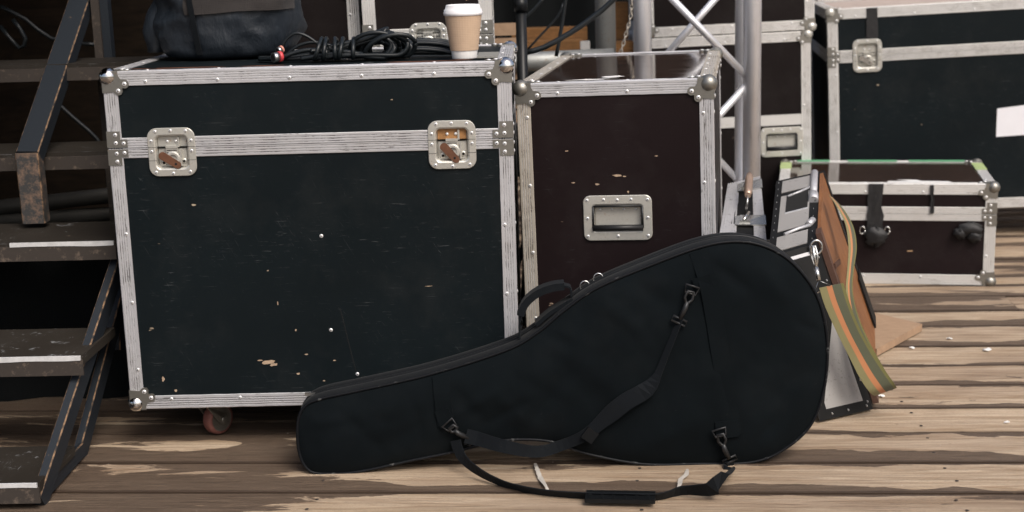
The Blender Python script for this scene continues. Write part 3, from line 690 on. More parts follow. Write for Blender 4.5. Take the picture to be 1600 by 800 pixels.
b = MB(); b.prism([(.33, .03), (.52, .025), (.51, .045), (.43, .05), (.42, .07), (.36, .075), (.40, .048), (.33, .046)], T6['top'], .0004, .0014); b.build('paper_remnant', M['paper'], c6)
patch(c6, T6['front'], [(.40, .105, .022, .006)], M['ply'])
# label on big right case
pl = onplane(1583, 190, (pr.x - .03, 5.0, 0), (math.sin(-.13) * -1, math.cos(-.13), 0))
M5 = c5.matrix_world.inverted(); lp = M5 @ pl
b = MB(); b.prism([(lp.x - .055, lp.z - .085 - .052), (lp.x + .10, lp.z - .085 - .048), (lp.x + .105, lp.z - .085 + .06), (lp.x - .052, lp.z - .085 + .047)], T5['front'], -.0028, -.0018); b.build('blank_label', M['label'], c5)
q = M5 @ onplane(1363, 25, (pr.x - .03, 5.0, 0), (math.sin(.13), math.cos(.13), 0))
b = MB(); b.prism([(q.x - .02, .62), (q.x + .02, .62), (q.x + .018, pr.z - .067), (q.x - .019, pr.z - .067)], T5['front'], .0004, .002); b.build('gaffer_tape', M['gaffer'], c5)
b = MB(); b.box((1.35, 6.2, -.03), (4.2, 6.25, 1.6)); tag(b.build('pale_panel', M['pale']), 'pale board standing behind the wide black case at the top right', 'board')

# ------------------------------------------------------------------ guitar bag
BA = onz(500, 739); BB = onz(1150, 723); bu = (BB - BA).normalized(); LEAN = math.radians(1)
bn0 = Vector((bu.y, -bu.x, 0))                                 # outward, towards the camera
bv = Vector((0, 0, 1)) * math.cos(LEAN) - bn0 * math.sin(LEAN); bn = bu.cross(bv)
if bn.y > 0: bn = -bn
def bagp(px, py, n=0): return onplane(px, py, BA + bn * n, bn)
def bl(px, py):
    d = bagp(px, py) - BA; return (d.dot(bu), d.dot(bv))
def bw(u, v, n): return BA + bu * u + bv * v + bn * n
outl = [(500, 739), (555, 737), (641, 719), (710, 705), (760, 692), (805, 686), (860, 689), (917, 708), (1004, 724), (1090, 724), (1176, 721), (1228, 699), (1268, 660), (1288, 600), (1292, 540), (1285, 490), (1268, 448), (1234, 408),
        (1193, 385), (1147, 378), (1090, 388), (1004, 420), (930, 452), (880, 487), (840, 520), (790, 548), (670, 586), (555, 612), (500, 624), (476, 636), (466, 662), (468, 705), (480, 731)]
ol2 = [bl(*p_) for p_ in outl]
mn = min(v for u, v in ol2)
sp_ = spline([(u, v, 0) for u, v in ol2], .009, True); OUT = [(p_.x, p_.y) for p_ in sp_]
def inside(x, y):
    c_ = False; n = len(OUT)
    for i in range(n):
        x1_, y1_ = OUT[i]; x2_, y2_ = OUT[(i + 1) % n]
        if (y1_ > y) != (y2_ > y) and x < (x2_ - x1_) * (y - y1_) / (y2_ - y1_) + x1_: c_ = not c_
    return c_
arr = np.array(OUT)
def dist(x, y): return float(np.sqrt(((arr - (x, y)) ** 2).sum(1)).min())
pts2 = [Vector(p_) for p_ in OUT]; n0 = len(pts2); stp = .009
xs = np.arange(min(arr[:, 0]), max(arr[:, 0]), stp); ys = np.arange(min(arr[:, 1]), max(arr[:, 1]), stp)
for i, x in enumerate(xs):
    for y in ys:
        yy = y + (stp / 2 if i % 2 else 0)
        if inside(x, yy) and dist(x, yy) > stp * .75: pts2.append(Vector((x, yy)))
cd = delaunay_2d_cdt(pts2, [(i, (i + 1) % n0) for i in range(n0)], [list(range(n0))], 2, 1e-5)
THK = .110
bag = thing('guitar_bag', 'black padded acoustic guitar gig bag lying on its side against the cases', 'guitar bag', BA)
def rel(p_): return p_ - BA
def crease(x, y, x0, y0, x1_, y1_, wd):
    dx, dy = x1_ - x0, y1_ - y0; L2 = dx * dx + dy * dy; t_ = max(0, min(1, ((x - x0) * dx + (y - y0) * dy) / L2))
    d = math.hypot(x - x0 - t_ * dx, y - y0 - t_ * dy); return math.exp(-(d / wd) ** 2) * math.sin(PI * min(1, max(0, t_)) * .9 + .15)
CR = [(bl(700, 600), bl(760, 660), .014, -.004), (bl(760, 600), bl(850, 680), .02, .005), (bl(800, 580), bl(900, 640), .02, -.004), (bl(860, 520), bl(960, 600), .03, .005), (bl(980, 440), bl(1060, 480), .02, -.004),
      (bl(1110, 470), bl(1150, 680), .012, -.003), (bl(880, 560), bl(1000, 690), .03, -.005), (bl(1190, 640), bl(1270, 560), .02, -.004), (bl(520, 650), bl(680, 620), .02, .003), (bl(560, 720), bl(690, 640), .018, -.0035), (bl(1000, 700), bl(1110, 640), .02, .004),
      (bl(640, 600), bl(665, 700), .012, -.003), (bl(720, 640), bl(790, 600), .012, .005), (bl(740, 670), bl(830, 620), .010, -.005), (bl(820, 670), bl(900, 560), .016, -.006), (bl(850, 520), bl(900, 540), .012, -.005), (bl(1100, 400), bl(1180, 460), .014, -.005), (bl(1180, 400), bl(1230, 470), .016, .005),
      (bl(1240, 500), bl(1285, 520), .010, -.004), (bl(1170, 700), bl(1240, 620), .012, -.005), (bl(940, 470), bl(1010, 520), .014, .005), (bl(530, 640), bl(600, 700), .014, -.004), (bl(480, 660), bl(540, 650), .01, .004)]
def bulge(x, y, d):
    z = .016 * (1 - math.exp(-d / .035)) + .010 * (1 - math.exp(-d / .12))
    k = 1 - math.exp(-d / .02)
    z += k * (.0060 * noise.noise((x * 6, y * 8, 1.3)) + .0022 * noise.noise((x * 18 + 3 * y, y * 15, 4)) + .0008 * noise.noise((x * 50, y * 40, 9)))
    for a, b_, w_, amp in CR: z += k * amp * crease(x, y, *a, *b_, w_)
    return z
fm = MB(); V = [rel(bw(x, y, bulge(x, y, dist(x, y)))) for x, y in cd[0]]
fm.add(V, [tuple(f) for f in cd[2]], 0, True); fm.build('front_panel', M['fabric'], bag)
gs = MB(); rows = []
cen = arr.mean(0)
def outn(i):
    a = Vector(OUT[(i - 2) % n0]); b_ = Vector(OUT[(i + 2) % n0]); t_ = (b_ - a).normalized(); return Vector((t_.y, -t_.x))
ON = [outn(i) for i in range(n0)]
for n_, o_ in ((0, 0), (-.012, .0035), (-.030, .0045), (-.040, .004), (-.044, .0015), (-.0465, .004), (-.0555, .004), (-.058, .0015), (-.062, .004), (-.085, .004), (-THK + .008, .001), (-THK, -.006)):
    rows.append([rel(bw(OUT[i][0] + ON[i].x * (o_ + .0012 * noise.noise((OUT[i][0] * 12, OUT[i][1] * 12, n_ * 30))), OUT[i][1] + ON[i].y * o_, n_)) for i in range(n0)])
gs.loft(rows, 0, (False, True), True); gs.build('gusset', M['gusset'], bag)
z_ = MB(); z_.tube([rel(bw(OUT[i][0] + ON[i].x * .0035, OUT[i][1] + ON[i].y * .0035, -.051)) for i in range(n0)], .0022, 6, closed=True); z_.build('zipper', M['plastic'], bag)
z_ = MB(); z_.tube([rel(bw(OUT[i][0] + ON[i].x * .001, OUT[i][1] + ON[i].y * .001, .001)) for i in range(n0)], .0032, 8, closed=True); z_.build('piping', M['piping'], bag)
def bf(px, py, n=.004):                                         # point on the bulged front
    p_ = bagp(px, py, .018); d = p_ - BA; x, y = d.dot(bu), d.dot(bv); return rel(bw(x, y, bulge(x, y, dist(x, y)) + n))
def frontweb(path, w, name='webbing_patch', n=.002, t_=.0025, mat='web'):
    pp = spline([bf(*p_, n) for p_ in path], .012); b = MB()
    wid = []
    for i in range(len(pp)):
        tg = (pp[min(i + 1, len(pp) - 1)] - pp[max(i - 1, 0)]).normalized(); wid.append(tg.cross(bn))
    b.ribbon(pp, wid, w, t_); return b.build(name, M[mat], bag)
frontweb([(1092, 394), (1103, 430), (1112, 470), (1128, 570), (1146, 680)], .036, n=.0022, t_=.0020, mat='fabric')
frontweb([(688, 590), (692, 625), (697, 665)], .034, n=.0022, t_=.0020, mat='fabric')
frontweb([(1085, 448), (1112, 438)], .030, 'strap_tab', .0032, mat='fabric'); frontweb([(1118, 672), (1154, 668)], .036, 'strap_tab', .0032, mat='fabric'); frontweb([(690, 640), (700, 668)], .030, 'strap_tab', .0032, mat='fabric')
# metal d-rings and swivel hooks
def clip(a, c_, d_, name='snap_hook'):
    b = MB(); a, c_, d_ = [bf(*q, .010) for q in (a, c_, d_)]; t_ = (c_ - a).normalized(); s_ = t_.cross(bn)
    b.tube([a + s_ * .014, a - s_ * .014, a - s_ * .011 + t_ * .016, a + s_ * .011 + t_ * .016], .0022, 8, closed=True)
    L_ = (c_ - a).length
    b.tube([a + t_ * .012 + s_ * .006, a + t_ * (.012 + L_ * .3) + s_ * .008, a + t_ * L_ * .75 + s_ * .003, a + t_ * L_ * .75 - s_ * .003, a + t_ * (.012 + L_ * .3) - s_ * .008, a + t_ * .012 - s_ * .006], .0030, 8, closed=True)
    b.tube([a + t_ * L_ * .72, c_, d_], [.0045, .0055, .005], 10)
    dd = (d_ - c_).normalized(); ss = dd.cross(bn)
    b.tube([d_ + ss * .015, d_ - ss * .015, d_ - ss * .015 + dd * .010, d_ + ss * .015 + dd * .010], .0024, 8, closed=True)
    b.build(name, M['metal_dark'], bag)
clip((1082, 446), (1070, 480), (1062, 496)); clip((1122, 668), (1132, 702), (1139, 716)); clip((699, 658), (716, 676), (732, 684))
# shoulder strap: upper run over the front
def strap(path, w, wd=None, t_=.0022, name='shoulder_strap'):
    P_ = spline(path, .012); n = len(P_); wid = []; ww = []
    for i in range(n):
        tg = (P_[min(i + 1, n - 1)] - P_[max(i - 1, 0)]).normalized()
        k = i / (n - 1); w0 = np.interp(k, [q[0] for q in w], [q[1] for q in w]); tw = np.interp(k, [q[0] for q in wd], [q[1] for q in wd]) if wd else 0
        base = tg.cross(bn).normalized(); nn = tg.cross(base).normalized(); wid.append(base * math.cos(tw) + nn * math.sin(tw)); ww.append(w0)
    b = MB(); b.ribbon(P_, wid, ww, t_); return b.build(name, M['web'], bag)
strap([bf(1063, 495, .008), bf(1042, 545, .010), bf(1017, 597, .012), bf(975, 625, .012), bf(940, 655, .012), bf(915, 677, .012), bf(880, 695, .014), bf(840, 704, .018), rel(bagp(790, 698, .045)), bf(745, 684, .016), bf(728, 680, .012)],
      [(0, .014), (.2, .015), (.28, .034), (.42, .036), (.5, .026), (.6, .022), (1, .030)], [(0, .9), (.22, .6), (.3, .15), (1, .1)])
b = MB(); c_ = bf(921, 676, .016); b.box((-.013, -.004, -.013), (.013, .004, .013), 0, lambda q: c_ + bu * (q.x * .8 + q.z * .6) + bv * (-q.x * .6 + q.z * .8) + bn * q.y); b.build('strap_slider', M['plastic'], bag)
# lower run trailing on the planks
fl = lambda px, py, z=.006: rel(onz(px, py, z))
strap([bf(712, 688, .010), rel(bagp(720, 712, .03)), fl(745, 735, .02), fl(790, 757, .008), fl(850, 770, .006), fl(915, 775, .007), fl(970, 776, .010), fl(1025, 777, .008), fl(1062, 767, .012), fl(1092, 766, .018), fl(1112, 764, .026), fl(1124, 752, .035), rel(bagp(1134, 738, .03)), bf(1140, 722, .012)],
      [(0, .024), (.66, .028), (.76, .044), (.90, .056), (.95, .036), (1, .024)], [(0, .4), (.2, .7), (.6, .7), (.75, .2), (.92, .0), (1, .5)])
# ladder-lock pad on the strap
P_ = [fl(915, 774, .013), fl(970, 776, .014), fl(1024, 776, .013)]
b = MB(); ax = (P_[2] - P_[0]).normalized(); up_ = Vector((0, 0, 1)); sd2 = ax.cross(up_)
L_ = (P_[2] - P_[0]).length
bx = lambda a, c_, mi=0: b.box(a, c_, mi, lambda q: P_[0] + ax * q.x + sd2 * q.y + up_ * q.z)
bx((0, -.023, -.006), (L_, .023, .002))
for i in range(6): bx((L_ * (.05 + i * .165), -.020, .0021), (L_ * (.05 + i * .165) + .006, .020, .0035))
b.build('strap_slider', M['plastic'], bag)
# carry handle and its base on the gusset
def gp(px, py, n): return rel(bagp(px, py, n))
b = MB(); pp = spline([gp(812, 528, -.035), gp(812, 500, -.035), gp(820, 474, -.035), gp(842, 455, -.035), gp(870, 446, -.035), gp(890, 447, -.035), gp(893, 462, -.035)], .012)
b.ribbon(pp, [bn] * len(pp), .030, .004); b.ribbon([p_ for p_ in pp[int(len(pp) * .25):int(len(pp) * .85)]], [bn] * len(pp), .036, .015); b.build('carry_handle', M['web'], bag)
b = MB(); pp = spline([gp(838, 505, -.035), gp(860, 486, -.035), gp(895, 465, -.035)], .012); b.ribbon(pp, [bn] * len(pp), .04, .008); b.build('handle_base', M['web'], bag)
b = MB()
for px, py in ((914, 448), (935, 436)):
    b = MB(); c_ = gp(px, py, -.052); b.tube([c_ + bu * .010 * math.cos(a) + bv * .012 * math.sin(a) for a in [i * PI / 8 for i in range(16)]], .0016, 6, closed=True); b.build('zipper_pull', M['steel'], bag)
b = MB(); c_ = gp(484, 618, -.05); b.box((-.010, -.004, 0), (.012, .004, .006), 0, lambda q: c_ + bu * q.x + bn * q.y + bv * q.z)
b.build('zipper_pull', M['steel'], bag)

# ------------------------------------------------------------------ things on case 1 (top at z = TZ)
TZ = .8253
cp = onz(726, 91, TZ); cup = thing('coffee_cup', 'paper coffee cup with brown sleeve and white lid on the large black case', 'cup', cp)
def lathe(mb, prof, mi=0, seg=40, smooth=True, caps=(True, True)):
    mb.loft([[Vector((r * math.cos(2 * PI * k / seg), r * math.sin(2 * PI * k / seg), z)) for k in range(seg)] for r, z in prof], mi, caps, smooth)
sc_ = (cp - C0).length / FPX                                    # metres per target pixel here
HT = 82 * sc_; rb, rt_ = 19 * sc_ * 1.0, 28 * sc_
b = MB(); lathe(b, [(rb, 0), (rb + .0005, .002), (rt_ - .001, HT * .84)]); b.build('cup_body', M['cup_white'], cup)
zz0, zz1 = HT * .155, HT * .80; rr = lambda z: rb + (rt_ - rb) * z / (HT * .84)
b = MB(); lathe(b, [(rr(zz0) - .001, zz0), (rr(zz0) + .0014, zz0), (rr(zz1) + .0014, zz1), (rr(zz1) - .001, zz1)], smooth=False); b.build('cup_sleeve', M['kraft'], cup)
R_ = rt_ + .0028
b = MB(); lathe(b, [(R_ - .002, HT * .80), (R_, HT * .81), (R_ + .0006, HT * .86), (R_ - .001, HT * .875), (R_ - .001, HT * .91), (R_ - .0035, HT * .915), (R_ - .005, HT * .98), (R_ - .0065, HT * 1.0), (R_ - .009, HT * 1.0), (R_ - .010, HT * .965), (.003, HT * .96)])
b.build('cup_lid', M['lid'], cup)
# backpack
bp0 = onz(345, 93, TZ); bp = thing('backpack', 'dark blue-grey nylon backpack slumped on the left of the large black case', 'backpack', (bp0.x, bp0.y + .12, TZ))
b = MB(); loops = []; k = 96
HW = (452 - 237) / 2 * 3.12 / FPX
for j in range(46):
    t_ = j / 45; z = .36 * t_
    sx = HW * (.80 + .22 * min(1, (t_ / .16)) ** .5 - .10 * max(0, t_ - .35) - .35 * max(0, t_ - .85)); sy = .125 * (.82 + .2 * min(1, t_ / .15) ** .5 - .25 * max(0, t_ - .5)); row = []
    if j == 0: sx *= .93; sy *= .93
    for i in range(k):
        a = 2 * PI * i / k; ca_, sa_ = math.cos(a), math.sin(a); e_ = .72
        x = sx * math.copysign(abs(ca_) ** e_, ca_); y = sy * math.copysign(abs(sa_) ** e_, sa_)
        w_ = .010 * noise.noise((x * 14, z * 10, y * 10 + 2)) + .011 * noise.ridged_multi_fractal((x * 9 + z * 6, z * 13 - x * 4, y * 8), .9, 2.1, 4, 1.0, 2.0) * .7
        for gx in (-.05, .035): w_ -= .006 * math.exp(-((x - gx + .03 * math.sin(z * 25) * .3) / .006) ** 2)
        zz_ = z + .012 * noise.noise((x * 8, y * 8, 5)) * min(1, t_ * 6)
        fct = 1 + w_ / max(.05, math.hypot(x, y))
        row.append(Vector((x * fct + .006 * math.sin(z * 11), y * fct, max(zz_, .0005))))
    loops.append(row)
b.loft(loops, 0, (True, True), True); bpm = b.build('pack_body', [M['backpack'], M['backpack_grey']], bp)
b = MB(); fl_ = []                                             # grey upper pocket panel lying over the front
for t_ in [.30 + .70 * i / 20 for i in range(21)]:
    j = min(44, int(t_ * 45)); row = [p_ * 1.0 for p_ in loops[j]]
    fl_.append([Vector((p_.x * 1.02, p_.y * 1.03 - .002, p_.z)) for p_ in row[int(k * .70):int(k * .985)]])
bk_ = [[p_ * .97 for p_ in r_] for r_ in fl_]
b.loft([*fl_], 0, (False, False), True, closed=False); b.build('top_pocket', M['backpack_grey'], bp)
b = MB(); lp_ = []
for j in range(14):                                             # side pouch slumping at the left
    t_ = j / 13; r_ = .05 * math.sin(PI * (.18 + .75 * t_)) ** .7
    lp_.append([Vector((-HW - .012 + .02 * t_ + r_ * .8 * math.cos(2 * PI * i / 24) + .006 * noise.noise((i * .5, t_ * 4, 0)), -.01 + r_ * math.sin(2 * PI * i / 24), .015 + .13 * t_)) for i in range(24)])
b.loft(lp_, 0, (True, True), True); b.build('side_pouch', M['backpack'], bp)
b = MB(); pp = spline([Vector((-.055, -.132, .30)), Vector((-.06, -.150, .2)), Vector((-.052, -.146, .1)), Vector((-.045, -.128, .012))], .01); b.ribbon(pp, [Vector((1, 0, 0))] * len(pp), .012, .002); b.build('pack_strap', M['web'], bp)

# cable coil
cab0 = onz(560, 92, TZ); cab = thing('cable_coil', 'bundled black audio cable with a red-ringed plug beside the coffee cup', 'cable', (cab0.x, cab0.y, TZ))
rnd = random.Random(11)
def cabp(px, py, Yo=0):
    return onplane(px, py, (0, cab0.y + Yo, 0), (0, 1, 0)) - Vector((cab0.x, cab0.y, TZ))
def cz(v_, r=.0052): v_.z = max(v_.z, r); return v_
def loopc(mb, path, r=.0050):
    mb.tube(spline(path, .008), r, 8)
b = MB()
for i in range(14):                                              # long lazy loops of the hank
    yo = rnd.uniform(-.035, .05); L0 = 470 + rnd.uniform(0, 60); L1 = 616 + rnd.uniform(-22, 16); top = 50 + rnd.uniform(-5, 22); bot = 92 + rnd.uniform(-8, 4)
    mid = 540 + rnd.uniform(-15, 15); pt = [cz(cabp(x, y, yo + dy)) for x, y, dy in ((L0, 80, 0), (mid - 20, 76 + rnd.uniform(-5, 5), .01), (575, (top + 68) / 2, .015), (605, top - 2, .01), (L1, top + 6, 0), (L1 + 14, (top + bot) / 2, -.008), (L1 + 2, bot, -.01), (585, bot + 1, -.012), (mid, 84 + rnd.uniform(-4, 5), -.01), (L0 - 15, 92, 0))]
    loopc(b, pt)
for i in range(9):                                              # round loops standing at the cup end of the hank
    cx_, cy_ = 598 + rnd.uniform(-14, 12), 75 + rnd.uniform(-2, 5); ax_, ay_ = rnd.uniform(30, 46), rnd.uniform(17, 25); th = rnd.uniform(-.35, .1); yo = rnd.uniform(-.035, .04); pt = []
    for s_ in range(15):
        a = 2 * PI * s_ / 14; x_, y_ = ax_ * math.cos(a), ay_ * math.sin(a)
        pt.append(cz(cabp(cx_ + x_ * math.cos(th) - y_ * math.sin(th), cy_ + x_ * math.sin(th) + y_ * math.cos(th), yo + .02 * math.sin(a))))
    loopc(b, pt)
for x0, tilt_ in ((497, 6), (508, 2), (525, -1), (533, 3), (553, 0)):   # tight turns round the hank
    pt = []
    for s_ in range(15):
        a = 2 * PI * s_ / 14; pt.append(cz(cabp(x0 + tilt_ * math.cos(a) + 2 * math.sin(a), 80 - 20 * math.cos(a), -.005) + Vector((0, -.045 * math.sin(a), 0))))
    loopc(b, pt, .0048)
for i in range(10):                                              # flattened tail towards the cup
    yo = rnd.uniform(-.01, .06); y_ = 62 + i * 2.6
    loopc(b, [cz(cabp(600, y_ + 8, yo)), cz(cabp(650, y_ + rnd.uniform(-4, 2), yo)), cz(cabp(690, y_ + 2, yo)), cz(cabp(712, y_ + 6 + rnd.uniform(-2, 3), yo)), cz(cabp(735, 84, yo + .05))])
for i in range(5):                                              # tail towards the backpack
    yo = rnd.uniform(-.02, .03)
    loopc(b, [cz(cabp(520, 84 + i * 2, yo)), cz(cabp(485, 78 + i * 4, yo)), cz(cabp(455, 84 + i * 3, yo)), cz(cabp(440, 90 + i, yo)), cz(cabp(405, 92, yo + .03))])
loopc(b, [cz(cabp(520, 72)), cz(cabp(490, 66)), cz(cabp(465, 72)), cz(cabp(448, 86)), cz(cabp(440, 93, -.02))], .0036)
loopc(b, [cz(cabp(505, 76)), cz(cabp(482, 58)), cz(cabp(462, 52)), cz(cabp(447, 62)), cz(cabp(441, 74))], .0036)
b.build('cable_loops', M['cable'], cab)
def plug(a, c_, r, ring, name='plug'):
    d = (c_ - a).normalized(); L_ = (c_ - a).length; b = MB()
    b.tube([a, a + d * L_ * .15, a + d * L_ * .45], [r * .5, r, r], 16, 1); b.tube([a + d * L_ * .45, a + d * L_], r * .93, 16, 0)
    b.tube([a + d * L_ * 1.001, a + d * (L_ * 1.01)], r * .7, 16, 2)
    return b.build(name, [M['steel'], M[ring], M['hole']], cab)
plug(cz(cabp(442, 93, -.03), .013), cz(cabp(427, 98, -.045), .011), .0115, 'red'); plug(cz(cabp(442, 76, .0)), cz(cabp(434, 80, -.01)), .0085, 'pink')

# ------------------------------------------------------------------ steel steps on the left
def bar(mb, a, c_, w, h, side=Vector((1, 0, 0)), mi=0, mis=None):
    a, c_ = Vector(a), Vector(c_); d = (c_ - a).normalized(); s_ = (side - d * side.dot(d)).normalized(); n = d.cross(s_)
    vs = [p_ + s_ * sx * w / 2 + n * sy * h / 2 for p_ in (a, c_) for sx, sy in ((-1, -1), (1, -1), (1, 1), (-1, 1))]
    # small chamfers so edges catch light
    ch = .0025; loops = []
    for p_ in (a, c_):
        loops.append([p_ + s_ * x + n * y for x, y in ((-w / 2 + ch, -h / 2), (w / 2 - ch, -h / 2), (w / 2, -h / 2 + ch), (w / 2, h / 2 - ch), (w / 2 - ch, h / 2), (-w / 2 + ch, h / 2), (-w / 2, h / 2 - ch), (-w / 2, -h / 2 + ch))])
    for j in range(8): mb.add([loops[0][j], loops[0][(j + 1) % 8], loops[1][(j + 1) % 8], loops[1][j]], [(0, 1, 2, 3)], mi if j % 2 == 0 else (mi + 1))
    mb.add(loops[0], [tuple(range(8))], mi); mb.add(loops[1], [tuple(range(8))], mi)
SB = Vector((-1.05, 2.62, 0)); st_ = thing('steel_steps', 'black steel stage steps with worn treads and a square tube handrail at the left', 'steps', SB)
def srel(p_): return p_ - SB
XR = at(175, 380, 3.15).x
for px, py, zt_, dp, xe in ((60, 755, .055, .215, None), (128, 556, .255, .225, None), (180, 376, .45, .235, None), (240, 235, .615, .2, None), (250, 96, .81, .2, None)):
    f = onz(px, py, zt_); dirx = Vector((-1, .035, 0)).normalized(); dy = Vector((.035, 1, 0)).normalized()
    if py == 556: f = onz(128, 556, zt_)
    L_ = 1.15; th_ = .036 if py > 300 else .034
    T_ = lambda q, f=f: srel(f + dirx * (-q.x) + dy * q.y + Vector((0, 0, q.z)))
    b = MB(); b.box((-L_, .006, -.020), (0, dp, 0), 0, T_); b.build('tread', M['tread'], st_)
    b = MB(); b.box((-L_, 0, -th_ - .006), (-.0005, .0055, -.0095), 0, T_)
    b.build('tread_nosing', M['tread_edge'], st_)
    if py > 300:
        b = MB(); rnd = random.Random(py); n = 40
        x0_ = -L_ if py > 400 else -.235
        up2 = [(x0_ + (-.004 - x0_) * i / n, -.0005) for i in range(n + 1)]; lo2 = [(u, -.0070 - .0050 * max(0, noise.noise((u * 9, py, 0)) + .5)) for u, v in up2[::-1]]
        b.prism(up2 + lo2, lambda u, v, n_: T_(Vector((u, -n_, v))), -.0045, .0012); b.build('white_edge', M['white_tape'], st_)
# stringer on the right
A_ = onz(55, 790, .0); D_ = onplane(182, 418, (0, 3.10, 0), (0, 1, 0)); dirn = (D_ - A_)
b = MB(); bar(b, srel(A_ + dirn * .0 + Vector((.008, 0, .006))), srel(A_ + dirn * 1.12), .020, .05); b.build('stringer', [M['steel_black'], M['steel_edge']], st_)
A2 = onz(124, 716, .0); D2 = onplane(180, 500, (0, 3.15, 0), (0, 1, 0))
b = MB(); bar(b, srel(A2 + Vector((0, 0, .005))), srel(A2 + (D2 - A2) * 1.3), .018, .05); b.build('back_brace', [M['steel_black'], M['steel_edge']], st_)
b = MB(); bar(b, srel(A_ + Vector((.012, .01, .02))), srel(A2 + Vector((.008, 0, .02))), .034, .010, Vector((0, 0, 1))); b.build('foot_bar', [M['steel_black'], M['steel_edge']], st_)
b = MB(); bar(b, srel(at(180, 545, 3.2)), srel(at(176, 440, 3.2)), .03, .02); b.build('side_plate', [M['steel_black'], M['steel_edge']], st_)
# handrail
HB = at(57, 347, 3.25); HK = at(46, 246, 3.25); HE = onplane(134, -16, HK, (0, -.8, 1)); HE = HK + (HE - HK) * 1.6
b = MB(); bar(b, srel(HB), srel(HK + Vector((0, 0, .012))), .053, .04); b.build('rail_post', [M['post'], M['steel_edge']], st_)
b = MB(); bar(b, srel(HK), srel(HE), .053, .04); b.build('handrail', [M['steel_black'], M['steel_edge']], st_)
# rear post
b = MB(); pa, pb = at(167, 130, 3.66), at(161, -200, 3.66)
b.box((-.018, -.02, -.0), (.002, .02, pb.z + .9), 0, lambda q: srel(Vector((pa.x, 3.66, 0)) + q)); b.box((.0025, -.012, 0), (.023, .02, pb.z + .9), 1, lambda q: srel(Vector((pa.x, 3.66, 0)) + q))
b.build('rear_post', [M['tread_edge'], M['steel_black']], st_)
# pipes and cables in the dark
for i, (pa_, pb_) in enumerate((((20, 322), (175, 305)), ((0, 345), (175, 335)))):
    a, c_ = at(*pa_, 3.9), at(*pb_, 3.9); b = MB(); b.tube([a - (c_ - a) * 2, c_ + (c_ - a) * 1.0], .022, 14)
    tag(b.build('scaffold_pipe', M['pipe_dark']), ['upper of two grey scaffold pipes in the dark behind the steps', 'lower of two grey scaffold pipes in the dark behind the steps'][i], 'pipe', 'scaffold pipes behind the steps')
for i, cpts in enumerate(([(0, 10), (40, 30), (80, 60), (150, 70)], [(0, 40), (30, 75), (40, 60), (20, 30)], [(60, 135), (110, 180), (160, 230), (170, 300)])):
    b = MB(); b.tube(spline([at(x, y, 4.2 - .1 * i) for x, y in cpts], .03), .006, 8)
    tag(b.build('hanging_cable', M['cable']), ['black cable sagging across the dark wall at the top left', 'short looped black cable at the far top left', 'thin black cable slanting down behind the steps'][i], 'cable')

# ------------------------------------------------------------------ truss, poles, beams in the middle
TY = 4.05; tl = at(1004, 60, TY); tr = at(1175, 130, TY); trs = thing('truss', 'silver aluminium box truss standing upright behind the tall brown case', 'truss', (tl.x, TY, 0))
lx = 0; rx = tr.x - tl.x; R_t = .0255; dd_ = .20
def tt(x, y, z): return Vector((x, y, z))
for x, y, r in ((0, 0, R_t), (rx, 0, R_t), (.028, dd_ + .12, R_t), (rx + .028, dd_ + .12, R_t)):
    b = MB(); b.tube([tt(x + .0, y, .03), tt(x, y, 2.2)], r, 24); b.build('chord', M['truss'], trs)
def tloc(px, py, y=0): return onplane(px, py, (0, TY + y, 0), (0, 1, 0)) - Vector((tl.x, TY, 0))
j1 = tloc(1164, 132); pz = j1.z; step_ = (tloc(1040, 0).z - tloc(1160, 122).z) * (rx / (tloc(1160, 122).x - tloc(1040, 0).x))
z = pz + .01; k_ = 0
zc = pz + .012 + 3 * step_
for i in range(5):
    b = MB(); za = pz + .012 - step_ * (2 - i) if False else None
for i in range(-2, 3):                                          # front face zigzag: nodes on the right at pz, on the left a step above
    zr = pz + .01 + 2 * i * step_
    for s_ in (1, -1):
        zl_ = zr + s_ * step_
        if min(zr, zl_) < .05 or max(zr, zl_) > 2.2: continue
        b = MB(); b.tube([tt(rx - .01, -.0, zr + s_ * .007), tt(.01, -.0, zl_ - s_ * .007)], .0105, 14); b.build('brace', M['truss'], trs)
        b = MB(); b.tube([tt(.04, dd_ + .12, zr + s_ * .007 - .02), tt(rx + .01, dd_ + .12, zl_ - s_ * .007 - .02)], .0105, 14); b.build('brace', M['truss'], trs)
for y_ in (0,):
    b = MB(); b.box((-.05, -.05, 0), (rx + .08, dd_ + .17, .03)); b.build('base_plate', M['truss'], trs)
# galvanised pipe beside the truss
g_ = at(946, 40, 4.5); b = MB(); b.tube([(0, 0, -.02), (0, 0, 2.4)], .032, 24); o = b.build('scaffold_pole', M['galv']); o.location = (g_.x, 4.5, 0); tag(o, 'thick mottled grey scaffold pole standing left of the truss', 'pole')
# low horizontal pipe
a, c_ = at(815, 97, 4.4), at(905, 93, 4.4); b = MB(); b.tube([a - (c_ - a) * 1.2, c_ + (c_ - a) * .6], .03, 16); tag(b.build('scaffold_pipe', M['galv']), 'grey pipe lying level between the black stand and the brown case top', 'pipe')
